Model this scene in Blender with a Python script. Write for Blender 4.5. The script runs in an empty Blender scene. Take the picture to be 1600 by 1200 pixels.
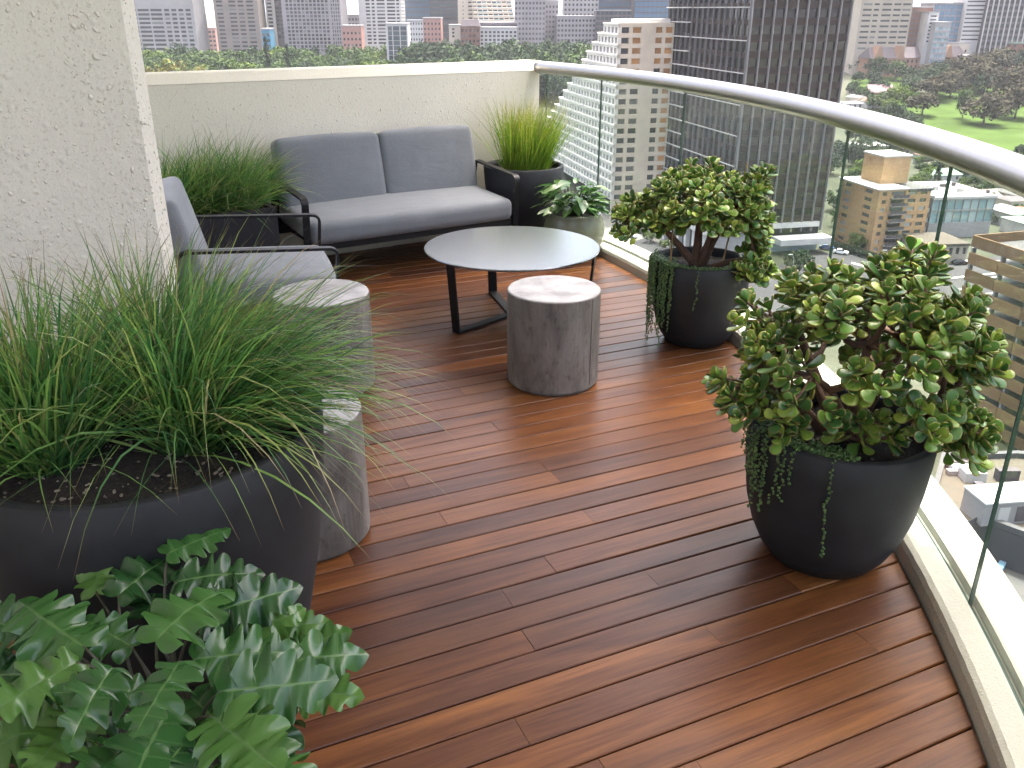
import bpy, bmesh, math, random
from mathutils import Vector, Matrix, noise
R = math.radians
random.seed(7)
scene = bpy.context.scene
COL = scene.collection

# ------------------------------------------------------------------ camera, world, sun, exposure
FPX, HOR, CAMZ = 1350.0, 15.0, 1.6
PITCH = math.atan((600 - HOR) / FPX)
cam_d = bpy.data.cameras.new('camera')
cam_d.sensor_width = 36.0
cam_d.lens = 36.0 * FPX / 1600.0
cam_d.clip_start = 0.05
cam_d.clip_end = 20000
cam = bpy.data.objects.new('camera', cam_d)
cam.location = (0, 0, CAMZ)
cam.rotation_euler = (math.pi / 2 - PITCH, 0, 0)
COL.objects.link(cam)
scene.camera = cam

SUN_AZ = R(30)      # from +Y towards +X (to the right of straight ahead)
SUN_EL = R(77)
world = bpy.data.worlds.new('World')
scene.world = world
world.use_nodes = True
wn = world.node_tree.nodes
wl = world.node_tree.links
sky = wn.new('ShaderNodeTexSky')
sky.sky_type = 'NISHITA'
sky.sun_disc = False
sky.sun_elevation = SUN_EL
sky.sun_rotation = SUN_AZ
sky.air_density = 0.5
sky.dust_density = 9.0
sky.ozone_density = 0.0
wn['Background'].inputs['Strength'].default_value = 0.15
wl.new(sky.outputs[0], wn['Background'].inputs[0])

sd = bpy.data.lights.new('sun', 'SUN')
sd.energy = 2.0
sd.angle = R(0.55)
sd.color = (1.0, 0.96, 0.89)
sun = bpy.data.objects.new('sun', sd)
sdir = Vector((math.sin(SUN_AZ) * math.cos(SUN_EL), math.cos(SUN_AZ) * math.cos(SUN_EL), math.sin(SUN_EL)))
sun.rotation_euler = (-sdir).to_track_quat('-Z', 'Y').to_euler()
sun.location = (0, 0, 30)
COL.objects.link(sun)

scene.view_settings.view_transform = 'Standard'
scene.view_settings.look = 'None'
scene.view_settings.exposure = 2.95
scene.view_settings.gamma = 1.0
scene.view_settings.use_curve_mapping = False
scene.render.engine = 'CYCLES'
scene.cycles.use_denoising = True
scene.cycles.max_bounces = 8
scene.cycles.transparent_max_bounces = 24
scene.cycles.caustics_reflective = False
scene.cycles.caustics_refractive = False
scene.cycles.sample_clamp_indirect = 6.0

# ------------------------------------------------------------------ photo geometry: where a ray of the photograph meets the place
CP, SP = math.cos(PITCH), math.sin(PITCH)
def ray(u, v):
    x, y = (u - 800) / FPX, (v - 600) / FPX
    return Vector((x, CP - y * SP, -(SP + y * CP)))
def at(u, v, z=0.0):
    r = ray(u, v); t = (z - CAMZ) / r.z
    return Vector((r.x * t, r.y * t, z))
def pt(u, v, Y):
    r = ray(u, v); t = Y / r.y
    return Vector((r.x * t, Y, CAMZ + r.z * t))
def proj(p):
    d = p.z - CAMZ
    zc = p.y * CP - d * SP
    return 800 + FPX * p.x / zc, 600 - FPX * (d * CP + p.y * SP) / zc
def terrain(x, y):
    if y < 320: return -68.0
    if y < 720: return -68.0 + 30.0 * (y - 320) / 400.0
    return -38.0
def gp(u, v):
    r = ray(u, v); t = 50.0
    while t < 6000:
        p = r * t
        if CAMZ + p.z <= terrain(p.x, p.y): break
        t += 1.0
    return Vector((r.x * t, r.y * t, terrain(r.x * t, r.y * t)))
def solve_len(C, d, u, z):
    lo, hi = 0.0, 400.0
    f = lambda L: proj(Vector((C.x + d.x * L, C.y + d.y * L, z)))[0]
    up = f(hi) > f(lo)
    for _ in range(50):
        m = (lo + hi) / 2
        if (f(m) < u) == up: lo = m
        else: hi = m
    return lo

# ------------------------------------------------------------------ object helpers
def link(o, parent=None):
    COL.objects.link(o)
    if parent is not None: o.parent = parent
    return o
def tag(o, label=None, cat=None, group=None, kind=None):
    if label: o['label'] = label
    if cat: o['category'] = cat
    if group: o['group'] = group
    if kind: o['kind'] = kind
    return o
def empty(name, loc=(0, 0, 0), rz=0.0):
    o = bpy.data.objects.new(name, None)
    o.location = loc; o.rotation_euler = (0, 0, rz); o.empty_display_size = 0.1
    return link(o)
def mesh_of(name, verts, faces, mat, smooth=False, attrs=None):
    me = bpy.data.meshes.new(name)
    me.from_pydata([tuple(v) for v in verts], [], faces)
    for m in (mat if isinstance(mat, (list, tuple)) else [mat]): me.materials.append(m)
    if smooth: me.polygons.foreach_set('use_smooth', [True] * len(me.polygons))
    if attrs:
        for k, vals in attrs.items():
            a = me.attributes.new(k, 'FLOAT', 'POINT'); a.data.foreach_set('value', vals)
    me.update()
    return me
def ob(name, me, parent=None, loc=(0, 0, 0), rot=(0, 0, 0), scale=(1, 1, 1)):
    o = bpy.data.objects.new(name, me)
    o.location = loc; o.rotation_euler = rot; o.scale = scale
    return link(o, parent)

class MB:
    """collects boxes and other simple solids into one mesh"""
    def __init__(s): s.v = []; s.f = []
    def hexa(s, c):
        k = len(s.v); s.v += [Vector(p) for p in c]
        s.f += [tuple(k + i for i in q) for q in ((3, 2, 1, 0), (4, 5, 6, 7), (0, 1, 5, 4), (1, 2, 6, 5), (2, 3, 7, 6), (3, 0, 4, 7))]
    def box(s, x0, x1, y0, y1, z0, z1):
        s.hexa([(x0, y0, z0), (x1, y0, z0), (x1, y1, z0), (x0, y1, z0), (x0, y0, z1), (x1, y0, z1), (x1, y1, z1), (x0, y1, z1)])
    def fbox(s, O, e, n, s0, s1, d0, d1, z0, z1):
        P = lambda a, b, z: (O.x + e.x * a + n.x * b, O.y + e.y * a + n.y * b, z)
        s.hexa([P(s0, d1, z0), P(s1, d1, z0), P(s1, d0, z0), P(s0, d0, z0), P(s0, d1, z1), P(s1, d1, z1), P(s1, d0, z1), P(s0, d0, z1)])
    def prism(s, poly, z0, z1):
        k = len(s.v); n = len(poly)
        s.v += [Vector((p[0], p[1], z0)) for p in poly] + [Vector((p[0], p[1], z1)) for p in poly]
        s.f.append(tuple(k + i for i in reversed(range(n)))); s.f.append(tuple(k + n + i for i in range(n)))
        for i in range(n):
            j = (i + 1) % n; s.f.append((k + i, k + j, k + n + j, k + n + i))
    def tube(s, pts, rads, n=8, cap=True):
        k0 = len(s.v); m = len(pts); pts = [Vector(p) for p in pts]
        up = Vector((0, 0, 1)); prev = None
        for i, p in enumerate(pts):
            t = (pts[min(i + 1, m - 1)] - pts[max(i - 1, 0)]).normalized()
            if prev is None:
                a = t.cross(up)
                if a.length < 1e-3: a = t.cross(Vector((1, 0, 0)))
                a.normalize()
            else:
                a = (prev - t * prev.dot(t)).normalized()
            prev = a; b = t.cross(a)
            r = rads[i] if hasattr(rads, '__len__') else rads
            for j in range(n):
                w = 2 * math.pi * j / n; s.v.append(p + (a * math.cos(w) + b * math.sin(w)) * r)
        for i in range(m - 1):
            for j in range(n):
                q = (j + 1) % n
                s.f.append((k0 + i * n + j, k0 + i * n + q, k0 + (i + 1) * n + q, k0 + (i + 1) * n + j))
        if cap:
            s.f.append(tuple(k0 + j for j in reversed(range(n)))); s.f.append(tuple(k0 + (m - 1) * n + j for j in range(n)))
    def lathe(s, prof, n=48, c=(0, 0)):
        k = len(s.v); m = len(prof)
        for r, z in prof:
            for j in range(n):
                w = 2 * math.pi * j / n; s.v.append(Vector((c[0] + r * math.cos(w), c[1] + r * math.sin(w), z)))
        for i in range(m - 1):
            for j in range(n):
                q = (j + 1) % n; s.f.append((k + i * n + j, k + i * n + q, k + (i + 1) * n + q, k + (i + 1) * n + j))
        s.f.append(tuple(k + j for j in reversed(range(n)))); s.f.append(tuple(k + (m - 1) * n + j for j in range(n)))
    def blob(s, c, rx, ry, rz, rot=None, sub=1):
        base = ICO[sub]; k = len(s.v); c = Vector(c)
        for p in base[0]:
            q = Vector((p.x * rx, p.y * ry, p.z * rz))
            s.v.append(c + (rot @ q if rot is not None else q))
        s.f += [tuple(k + i for i in f) for f in base[1]]
    def obj(s, name, mat, parent=None, smooth=False, **kw):
        return ob(name, mesh_of(name, s.v, s.f, mat, smooth), parent, **kw)
ICO = {}
for sub in (1, 2):
    bm = bmesh.new(); bmesh.ops.create_icosphere(bm, subdivisions=sub, radius=1.0); bm.verts.index_update()
    ICO[sub] = ([v.co.copy() for v in bm.verts], [tuple(v.index for v in f.verts) for f in bm.faces]); bm.free()

def rounded_box(sx, sy, sz, r, puff=0.0, nn=8):
    def coords(s):
        h = s / 2; e = [h - r * (1 - math.sin(a * math.pi / 8)) for a in range(0, 5)]
        inner = [-(h - r) + (2 * (h - r)) * i / nn for i in range(1, nn)]
        return sorted([-c for c in e]) + inner + e
    X, Y, Z = coords(sx), coords(sy), coords(sz)
    bm = bmesh.new()
    def grid(A, B, mk):
        g = [[bm.verts.new(mk(a, b)) for b in B] for a in A]
        for i in range(len(A) - 1):
            for j in range(len(B) - 1): bm.faces.new((g[i][j], g[i + 1][j], g[i + 1][j + 1], g[i][j + 1]))
    for sg in (-1, 1):
        grid(X, Y, lambda a, b: (a, b, sg * sz / 2)); grid(X, Z, lambda a, b: (a, sg * sy / 2, b)); grid(Y, Z, lambda a, b: (sg * sx / 2, a, b))
    bmesh.ops.remove_doubles(bm, verts=bm.verts, dist=1e-5)
    for v in bm.verts:
        p = v.co
        q = Vector([max(-(s / 2 - r), min(s / 2 - r, c)) for s, c in zip((sx, sy, sz), p)])
        d = p - q
        if d.length > 1e-9: p = q + d.normalized() * r
        k = [max(0, 1 - (2 * c / s) ** 2) for s, c in zip((sx, sy, sz), p)]
        p = Vector((p.x + math.copysign(puff * k[1] * k[2], p.x) * (abs(p.x) / (sx / 2)), p.y + math.copysign(puff * k[0] * k[2], p.y) * (abs(p.y) / (sy / 2)), p.z + math.copysign(puff * k[0] * k[1], p.z) * (abs(p.z) / (sz / 2))))
        v.co = p
    bmesh.ops.recalc_face_normals(bm, faces=bm.faces)
    return bm
def bm_obj(name, bm, mat, parent=None, smooth=True, **kw):
    me = bpy.data.meshes.new(name); bm.to_mesh(me); bm.free(); me.materials.append(mat)
    if smooth: me.polygons.foreach_set('use_smooth', [True] * len(me.polygons))
    return ob(name, me, parent, **kw)
def bar_sweep(mb, path, wvec, width, thick):
    """flat bar bent along a path; wvec is the direction of its width"""
    path = [Vector(p) for p in path]; wv = Vector(wvec).normalized() * width / 2; k = len(mb.v); m = len(path)
    for i in range(m):
        t0 = (path[i] - path[i - 1]).normalized() if i else (path[1] - path[0]).normalized()
        t1 = (path[i + 1] - path[i]).normalized() if i < m - 1 else t0
        t = (t0 + t1).normalized(); nn = t.cross(wv).normalized()
        nn = nn * (thick / 2) / max(0.5, nn.dot(t0.cross(wv).normalized()))
        p = path[i]
        mb.v += [p + wv + nn, p - wv + nn, p - wv - nn, p + wv - nn]
    for i in range(m - 1):
        for j in range(4):
            q = (j + 1) % 4; mb.f.append((k + i * 4 + j, k + i * 4 + q, k + (i + 1) * 4 + q, k + (i + 1) * 4 + j))
    mb.f.append((k + 3, k + 2, k + 1, k)); e = k + (m - 1) * 4; mb.f.append((e, e + 1, e + 2, e + 3))
def fillet(pts, r, n=6):
    out = []; pts = [Vector(p) for p in pts]
    for i, p in enumerate(pts):
        if i in (0, len(pts) - 1): out.append(p); continue
        a = (pts[i - 1] - p).normalized(); b = (pts[i + 1] - p).normalized()
        for j in range(n + 1):
            t = j / n; out.append((p + a * r) * (1 - t) ** 2 + p * 2 * t * (1 - t) + (p + b * r) * t * t)
    return out

# ------------------------------------------------------------------ materials
def new_mat(name):
    m = bpy.data.materials.new(name); m.use_nodes = True
    return m, m.node_tree.nodes, m.node_tree.links, m.node_tree.nodes['Principled BSDF']
def ramp(nodes, stops):
    r = nodes.new('ShaderNodeValToRGB')
    while len(r.color_ramp.elements) < len(stops): r.color_ramp.elements.new(0.5)
    for e, (p, c) in zip(r.color_ramp.elements, stops): e.position = p; e.color = (*c, 1)
    return r
def mix_col(N, L, fac, a, b, mode='MIX'):
    m = N.new('ShaderNodeMix'); m.data_type = 'RGBA'; m.blend_type = mode
    for sock, val in ((m.inputs[0], fac), (m.inputs[6], a), (m.inputs[7], b)):
        if hasattr(val, 'is_output'): L.new(val, sock)
        else: sock.default_value = val if not isinstance(val, tuple) else (*val, 1)[:4]
    return m.outputs[2]
def noise_tex(N, L, vec, scale, detail=4, rough=0.55, dist=0.0):
    t = N.new('ShaderNodeTexNoise'); t.inputs['Scale'].default_value = scale; t.inputs['Detail'].default_value = detail
    t.inputs['Roughness'].default_value = rough; t.inputs['Distortion'].default_value = dist
    if vec is not None: L.new(vec, t.inputs['Vector'])
    return t.outputs['Fac']
def coords(N, L, kind='Object', scale=(1, 1, 1), rnd=0.0):
    tc = N.new('ShaderNodeTexCoord'); mp = N.new('ShaderNodeMapping'); mp.inputs['Scale'].default_value = scale
    L.new(tc.outputs[kind], mp.inputs['Vector'])
    if rnd:
        oi = N.new('ShaderNodeObjectInfo'); ml = N.new('ShaderNodeMath'); ml.operation = 'MULTIPLY'; ml.inputs[1].default_value = rnd
        L.new(oi.outputs['Random'], ml.inputs[0]); L.new(ml.outputs[0], mp.inputs['Location'])
    return mp.outputs['Vector']
def add_bump(N, L, b, height, strength=0.3, dist=0.01):
    bp = N.new('ShaderNodeBump'); bp.inputs['Strength'].default_value = strength; bp.inputs['Distance'].default_value = dist
    L.new(height, bp.inputs['Height']); L.new(bp.outputs[0], b.inputs['Normal']); return bp
def mat_plain(name, col, rough=0.6, metal=0.0, var=0.12, scale=6.0, bump=0.0, bscale=60.0, bdist=0.004, kind='Object', rnd=0.0, spec=0.5, col2=None):
    m, N, L, b = new_mat(name)
    vec = coords(N, L, kind, rnd=20.0)
    f = noise_tex(N, L, vec, scale, 5, 0.6)
    c2 = col2 or tuple(min(1, c * (1 + var)) for c in col); c1 = tuple(c * (1 - var) for c in col)
    rp = ramp(N, [(0.3, c1), (0.7, c2)]); L.new(f, rp.inputs[0])
    out = rp.outputs[0]
    if rnd:
        oi = N.new('ShaderNodeObjectInfo'); hs = N.new('ShaderNodeHueSaturation'); mr = N.new('ShaderNodeMapRange')
        mr.inputs['To Min'].default_value = 1 - rnd; mr.inputs['To Max'].default_value = 1 + rnd
        L.new(oi.outputs['Random'], mr.inputs[0]); L.new(mr.outputs[0], hs.inputs['Value']); L.new(out, hs.inputs['Color']); out = hs.outputs[0]
    L.new(out, b.inputs['Base Color'])
    b.inputs['Roughness'].default_value = rough; b.inputs['Metallic'].default_value = metal; b.inputs['Specular IOR Level'].default_value = spec
    if bump: add_bump(N, L, b, noise_tex(N, L, vec, bscale, 4, 0.6), bump, bdist)
    return m

def mat_wood():
    m, N, L, b = new_mat('oiled_hardwood')
    vec = coords(N, L, 'Object', (1.0, 9.0, 9.0), rnd=60.0)
    vec2 = coords(N, L, 'Object', (2.2, 42.0, 42.0), rnd=60.0)
    oi = N.new('ShaderNodeObjectInfo')
    base = ramp(N, [(0.0, (0.066, 0.0260, 0.0140)), (0.25, (0.090, 0.0330, 0.0145)), (0.55, (0.110, 0.0400, 0.0155)), (0.8, (0.136, 0.0500, 0.0170)), (1.0, (0.172, 0.067, 0.0215))])
    L.new(oi.outputs['Random'], base.inputs[0])
    broad = noise_tex(N, L, vec, 1.6, 3, 0.55, 0.8)
    rb = ramp(N, [(0.28, (0.60, 0.55, 0.60)), (0.5, (1, 1, 1)), (0.72, (1.30, 1.36, 1.10))]); L.new(broad, rb.inputs[0])
    c = mix_col(N, L, 1.0, base.outputs[0], rb.outputs[0], 'MULTIPLY')
    fine = noise_tex(N, L, vec2, 2.5, 5, 0.65, 0.3)
    rf = ramp(N, [(0.35, (0.72, 0.70, 0.70)), (0.6, (1.06, 1.06, 1.06))]); L.new(fine, rf.inputs[0])
    c = mix_col(N, L, 1.0, c, rf.outputs[0], 'MULTIPLY')
    L.new(c, b.inputs['Base Color'])
    rr = N.new('ShaderNodeMapRange'); rr.inputs['To Min'].default_value = 0.27; rr.inputs['To Max'].default_value = 0.46
    L.new(noise_tex(N, L, coords(N, L, 'Object', (1, 3, 3), rnd=30.0), 3.0, 4), rr.inputs[0]); L.new(rr.outputs[0], b.inputs['Roughness'])
    b.inputs['Specular IOR Level'].default_value = 0.26
    add_bump(N, L, b, fine, 0.18, 0.002)
    return m
def mat_stucco(name, col, scale):
    m, N, L, b = new_mat(name)
    vec = coords(N, L)
    f = noise_tex(N, L, vec, 1.3, 5, 0.6)
    rp = ramp(N, [(0.3, tuple(c * 0.9 for c in col)), (0.7, col)]); L.new(f, rp.inputs[0])
    spk = noise_tex(N, L, vec, 160 * scale, 2); rs = ramp(N, [(0.30, (0.80, 0.78, 0.74)), (0.42, (1, 1, 1))]); L.new(spk, rs.inputs[0])
    L.new(mix_col(N, L, 1.0, rp.outputs[0], rs.outputs[0], 'MULTIPLY'), b.inputs['Base Color'])
    b.inputs['Roughness'].default_value = 0.85
    b1 = noise_tex(N, L, vec, 45 * scale, 5, 0.65)
    vo = N.new('ShaderNodeTexVoronoi'); vo.inputs['Scale'].default_value = 32 * scale; L.new(vec, vo.inputs['Vector'])
    mr = N.new('ShaderNodeMapRange'); mr.inputs['From Min'].default_value = 0.05; mr.inputs['From Max'].default_value = 0.28; mr.inputs['To Min'].default_value = 1; mr.inputs['To Max'].default_value = 0
    L.new(vo.outputs['Distance'], mr.inputs[0])
    ad = N.new('ShaderNodeMath'); ad.operation = 'MULTIPLY_ADD'; ad.inputs[1].default_value = 0.5
    L.new(mr.outputs[0], ad.inputs[0]); L.new(b1, ad.inputs[2])
    add_bump(N, L, b, ad.outputs[0], 0.55, 0.006 / scale)
    return m
def mat_fabric():
    m, N, L, b = new_mat('grey_outdoor_fabric')
    vec = coords(N, L)
    a = noise_tex(N, L, vec, 300, 3, 0.7); c = noise_tex(N, L, vec, 5, 5, 0.65)
    rp = ramp(N, [(0.3, (0.126, 0.136, 0.146)), (0.7, (0.205, 0.219, 0.231))]); L.new(a, rp.inputs[0])
    r2 = ramp(N, [(0.3, (0.9, 0.9, 0.9)), (0.7, (1.05, 1.05, 1.05))]); L.new(c, r2.inputs[0])
    L.new(mix_col(N, L, 1.0, rp.outputs[0], r2.outputs[0], 'MULTIPLY'), b.inputs['Base Color'])
    b.inputs['Roughness'].default_value = 0.9; b.inputs['Sheen Weight'].default_value = 0.25; b.inputs['Specular IOR Level'].default_value = 0.2
    bp1 = add_bump(N, L, b, a, 0.35, 0.0012)
    bp2 = N.new('ShaderNodeBump'); bp2.inputs['Strength'].default_value = 0.35; bp2.inputs['Distance'].default_value = 0.012; L.new(noise_tex(N, L, coords(N, L, 'Object', (1, 2.5, 2.5), rnd=5.0), 4.5, 3, 0.5, 0.8), bp2.inputs['Height']); L.new(bp2.outputs[0], bp1.inputs['Normal'])
    return m
def mat_concrete(name):
    m, N, L, b = new_mat(name)
    vec = coords(N, L, 'Object', (1, 1, 0.35), rnd=9.0)
    f = noise_tex(N, L, vec, 5.5, 7, 0.68, 0.6)
    rp = ramp(N, [(0.28, (0.030, 0.026, 0.022)), (0.42, (0.105, 0.094, 0.083)), (0.56, (0.180, 0.165, 0.149)), (0.76, (0.27, 0.252, 0.232))]); L.new(f, rp.inputs[0])
    sp = noise_tex(N, L, coords(N, L, 'Object', (1, 1, 0.6), rnd=9.0), 38, 4, 0.7); rs = ramp(N, [(0.30, (0.62, 0.6, 0.58)), (0.46, (1, 1, 1))]); L.new(sp, rs.inputs[0])
    L.new(mix_col(N, L, 1.0, rp.outputs[0], rs.outputs[0], 'MULTIPLY'), b.inputs['Base Color'])
    b.inputs['Roughness'].default_value = 0.55
    add_bump(N, L, b, sp, 0.2, 0.002)
    return m
def mat_glass(name, tint, rough=0.0):
    m, N, L, b = new_mat(name)
    out = N['Material Output']; N.remove(b)
    tr = N.new('ShaderNodeBsdfTransparent'); tr.inputs[0].default_value = (*tint, 1)
    gl = N.new('ShaderNodeBsdfGlossy'); gl.inputs['Roughness'].default_value = rough; gl.inputs['Color'].default_value = (1, 1, 1, 1)
    lw = N.new('ShaderNodeLayerWeight'); lw.inputs['Blend'].default_value = 0.5
    pw = N.new('ShaderNodeMath'); pw.operation = 'POWER'; pw.inputs[1].default_value = 5.0; L.new(lw.outputs['Facing'], pw.inputs[0])
    fr = N.new('ShaderNodeMath'); fr.operation = 'MULTIPLY_ADD'; fr.inputs[1].default_value = 0.7; fr.inputs[2].default_value = 0.03; L.new(pw.outputs[0], fr.inputs[0])
    mx = N.new('ShaderNodeMixShader'); L.new(fr.outputs[0], mx.inputs[0]); L.new(tr.outputs[0], mx.inputs[1]); L.new(gl.outputs[0], mx.inputs[2])
    df = N.new('ShaderNodeBsdfDiffuse'); df.inputs['Color'].default_value = (0.8, 0.85, 0.83, 1)
    du = N.new('ShaderNodeMapRange'); du.inputs['From Min'].default_value = 0.35; du.inputs['From Max'].default_value = 0.8; du.inputs['To Min'].default_value = 0.008; du.inputs['To Max'].default_value = 0.05
    L.new(noise_tex(N, L, coords(N, L, 'Object', (1, 1, 0.6)), 4.0, 6, 0.7, 1.0), du.inputs[0])
    m2 = N.new('ShaderNodeMixShader'); L.new(du.outputs[0], m2.inputs[0]); L.new(mx.outputs[0], m2.inputs[1]); L.new(df.outputs[0], m2.inputs[2])  # pale noisy film: smudges plus a painted veil of reflected brightness
    L.new(m2.outputs[0], out.inputs['Surface'])
    return m
def mat_leaf(name, stops, attr='rnd', rough=0.4, trans=0.25, edge=None, vein=None, tip=None, spec=0.5, tcol=None):
    """leaf colour picked per leaf or blade by a random value; edge / vein / tip are the plant's own markings"""
    m, N, L, b = new_mat(name)
    if attr == 'object':
        oi = N.new('ShaderNodeObjectInfo'); src = oi.outputs['Random']
    else:
        at_ = N.new('ShaderNodeAttribute'); at_.attribute_name = attr; src = at_.outputs['Fac']
    rp = ramp(N, stops); L.new(src, rp.inputs[0]); c = rp.outputs[0]
    for a, col in (('edge', edge), ('vein', vein), ('tip', tip)):
        if col:
            q = N.new('ShaderNodeAttribute'); q.attribute_name = a
            c = mix_col(N, L, q.outputs['Fac'], c, col)
    L.new(c, b.inputs['Base Color']); b.inputs['Roughness'].default_value = rough; b.inputs['Specular IOR Level'].default_value = spec
    if trans:
        out = N['Material Output']; t = N.new('ShaderNodeBsdfTranslucent'); hs = N.new('ShaderNodeHueSaturation'); hs.inputs['Value'].default_value = 1.5; hs.inputs['Saturation'].default_value = 1.1
        L.new(c, hs.inputs['Color']); L.new(hs.outputs[0], t.inputs[0])
        mx = N.new('ShaderNodeMixShader'); mx.inputs[0].default_value = trans
        L.new(b.outputs[0], mx.inputs[1]); L.new(t.outputs[0], mx.inputs[2]); L.new(mx.outputs[0], out.inputs['Surface'])
    return m
def mat_window(name, dark, light, p=0.75, rough=0.12, spec=0.6):
    m, N, L, b = new_mat(name)
    oi = N.new('ShaderNodeObjectInfo')
    rp = ramp(N, [(0.0, dark), (p, tuple(d * 1.6 for d in dark)), (min(1, p + 0.05), light), (1.0, light)]); L.new(oi.outputs['Random'], rp.inputs[0])
    L.new(rp.outputs[0], b.inputs['Base Color']); b.inputs['Roughness'].default_value = rough; b.inputs['Specular IOR Level'].default_value = spec
    return m

M = {}
M['wood'] = mat_wood()
M['stucco'] = mat_stucco('cream_render_coarse', (0.70, 0.66, 0.55), 0.7)
M['stucco_fine'] = mat_stucco('cream_render_fine', (0.78, 0.735, 0.60), 1.3)
M['kerb'] = mat_stucco('cream_kerb_render', (0.44, 0.415, 0.35), 2.0)
M['fabric'] = mat_fabric()
M['black'] = mat_plain('black_powder_coat', (0.009, 0.009, 0.010), 0.45, 0, 0.1, 40, 0.05, 300, 0.0005, spec=0.28)
M['table'] = mat_plain('silver_table_top', (0.235, 0.255, 0.268), 0.24, 0.75, 0.03, 14, 0.03, 200, 0.0004)
M['concrete'] = mat_concrete('weathered_concrete')
M['ctop'] = mat_plain('pale_concrete_top', (0.31, 0.30, 0.288), 0.5, 0, 0.38, 9, 0.1, 80, 0.001)  # paler concrete colour for the stool tops
M['seam'] = mat_plain('dark_mould_seam', (0.06, 0.055, 0.05), 0.8)
M['pot'] = mat_plain('charcoal_stone_pot', (0.0175, 0.018, 0.020), 0.66, 0, 0.4, 5, 0.2, 220, 0.0008, rnd=0.1, spec=0.4)
M['brownpot'] = mat_plain('brown_pot', (0.05, 0.037, 0.026), 0.5)
M['ceramic'] = mat_plain('green_glazed_ceramic', (0.085, 0.09, 0.045), 0.22, 0, 0.25, 5, 0.08, 30, 0.002, col2=(0.19, 0.20, 0.13))
M['soil'] = mat_plain('dark_potting_soil', (0.022, 0.016, 0.012), 0.95, 0, 0.5, 60, 1.0, 90, 0.012)
M['perlite'] = mat_plain('soil_chips', (0.22, 0.18, 0.14), 0.9, 0, 0.4, 30)
M['steel'] = mat_plain('brushed_rail_metal', (0.36, 0.352, 0.335), 0.34, 1.0, 0.05, 30, 0.03, 400, 0.0004)
M['glass'] = mat_glass('clear_balustrade_glass', (0.93, 0.975, 0.955))
M['glass_edge'] = mat_plain('green_glass_edge', (0.03, 0.07, 0.055), 0.15)
M['dark'] = mat_plain('dark_underlay', (0.01, 0.009, 0.008), 0.9)
M['soffit'] = mat_plain('painted_soffit', (0.80, 0.78, 0.74), 0.8, 0, 0.03, 2)
M['grass'] = mat_leaf('mat_rush_blade', [(0, (0.042, 0.120, 0.046)), (0.5, (0.110, 0.245, 0.072)), (0.85, (0.24, 0.39, 0.10)), (0.95, (0.34, 0.40, 0.13)), (1.0, (0.46, 0.36, 0.22))], 'rnd', 0.36, 0.42, tip=(0.20, 0.12, 0.06))
M['grass_sun'] = mat_leaf('tall_grass_blade', [(0, (0.07, 0.15, 0.024)), (0.5, (0.13, 0.235, 0.035)), (0.88, (0.22, 0.31, 0.05)), (1.0, (0.34, 0.30, 0.08))], 'rnd', 0.4, 0.42, tip=(0.32, 0.26, 0.07))
M['jade'] = mat_leaf('jade_leaf', [(0, (0.036, 0.105, 0.028)), (0.35, (0.088, 0.195, 0.038)), (0.7, (0.175, 0.300, 0.048)), (1.0, (0.32, 0.40, 0.065))], 'object', 0.30, 0.16, edge=(0.26, 0.14, 0.035))
M['jade_rest'] = mat_leaf('jade_leaf_inner', [(0, (0.036, 0.105, 0.028)), (0.35, (0.088, 0.195, 0.038)), (0.7, (0.175, 0.300, 0.048)), (1.0, (0.32, 0.40, 0.065))], 'rnd', 0.30, 0.16, edge=(0.26, 0.14, 0.035))
M['bark'] = mat_plain('jade_bark', (0.115, 0.062, 0.038), 0.8, 0, 0.35, 25, 0.5, 60, 0.004)
M['pearl'] = mat_leaf('pearl_bead', [(0, (0.055, 0.12, 0.03)), (1, (0.14, 0.24, 0.06))], 'rnd', 0.3, 0.15)
M['phil'] = mat_leaf('lobed_leaf', [(0, (0.015, 0.056, 0.015)), (0.5, (0.032, 0.100, 0.022)), (1.0, (0.080, 0.170, 0.034))], 'object', 0.26, 0.14, vein=(0.085, 0.165, 0.05), spec=0.6)
M['broad'] = mat_leaf('broad_leaf', [(0, (0.035, 0.10, 0.028)), (0.5, (0.055, 0.14, 0.033)), (1.0, (0.11, 0.20, 0.05))], 'object', 0.3, 0.28, vein=(0.16, 0.24, 0.10), spec=0.6)
M['petiole'] = mat_plain('leaf_stalk', (0.05, 0.045, 0.028), 0.5)
M['stake'] = mat_plain('bamboo_stake', (0.36, 0.22, 0.09), 0.6)

# ================================================================== THE BALCONY
CC, RG = Vector((-5.844, 2.997)), 7.209           # centre and radius of the curved glass line
def arc(ph, r, z): return Vector((CC.x + r * math.cos(ph), CC.y + r * math.sin(ph), z))
def phi_of(p): return math.atan2(p.y - CC.y, p.x - CC.x)
WA = R(31.5)                                      # run of the end wall
WE, WN = Vector((math.cos(WA), math.sin(WA), 0)), Vector((math.sin(WA), -math.cos(WA), 0))   # along it, and out of it towards the deck
WC = Vector((0.19, 6.93, 0))                      # where its face meets the glass line
def wpt(s, d, z=0.0): return WC + WE * s + WN * d + Vector((0, 0, z))
PH_END = phi_of(WC)

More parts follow.
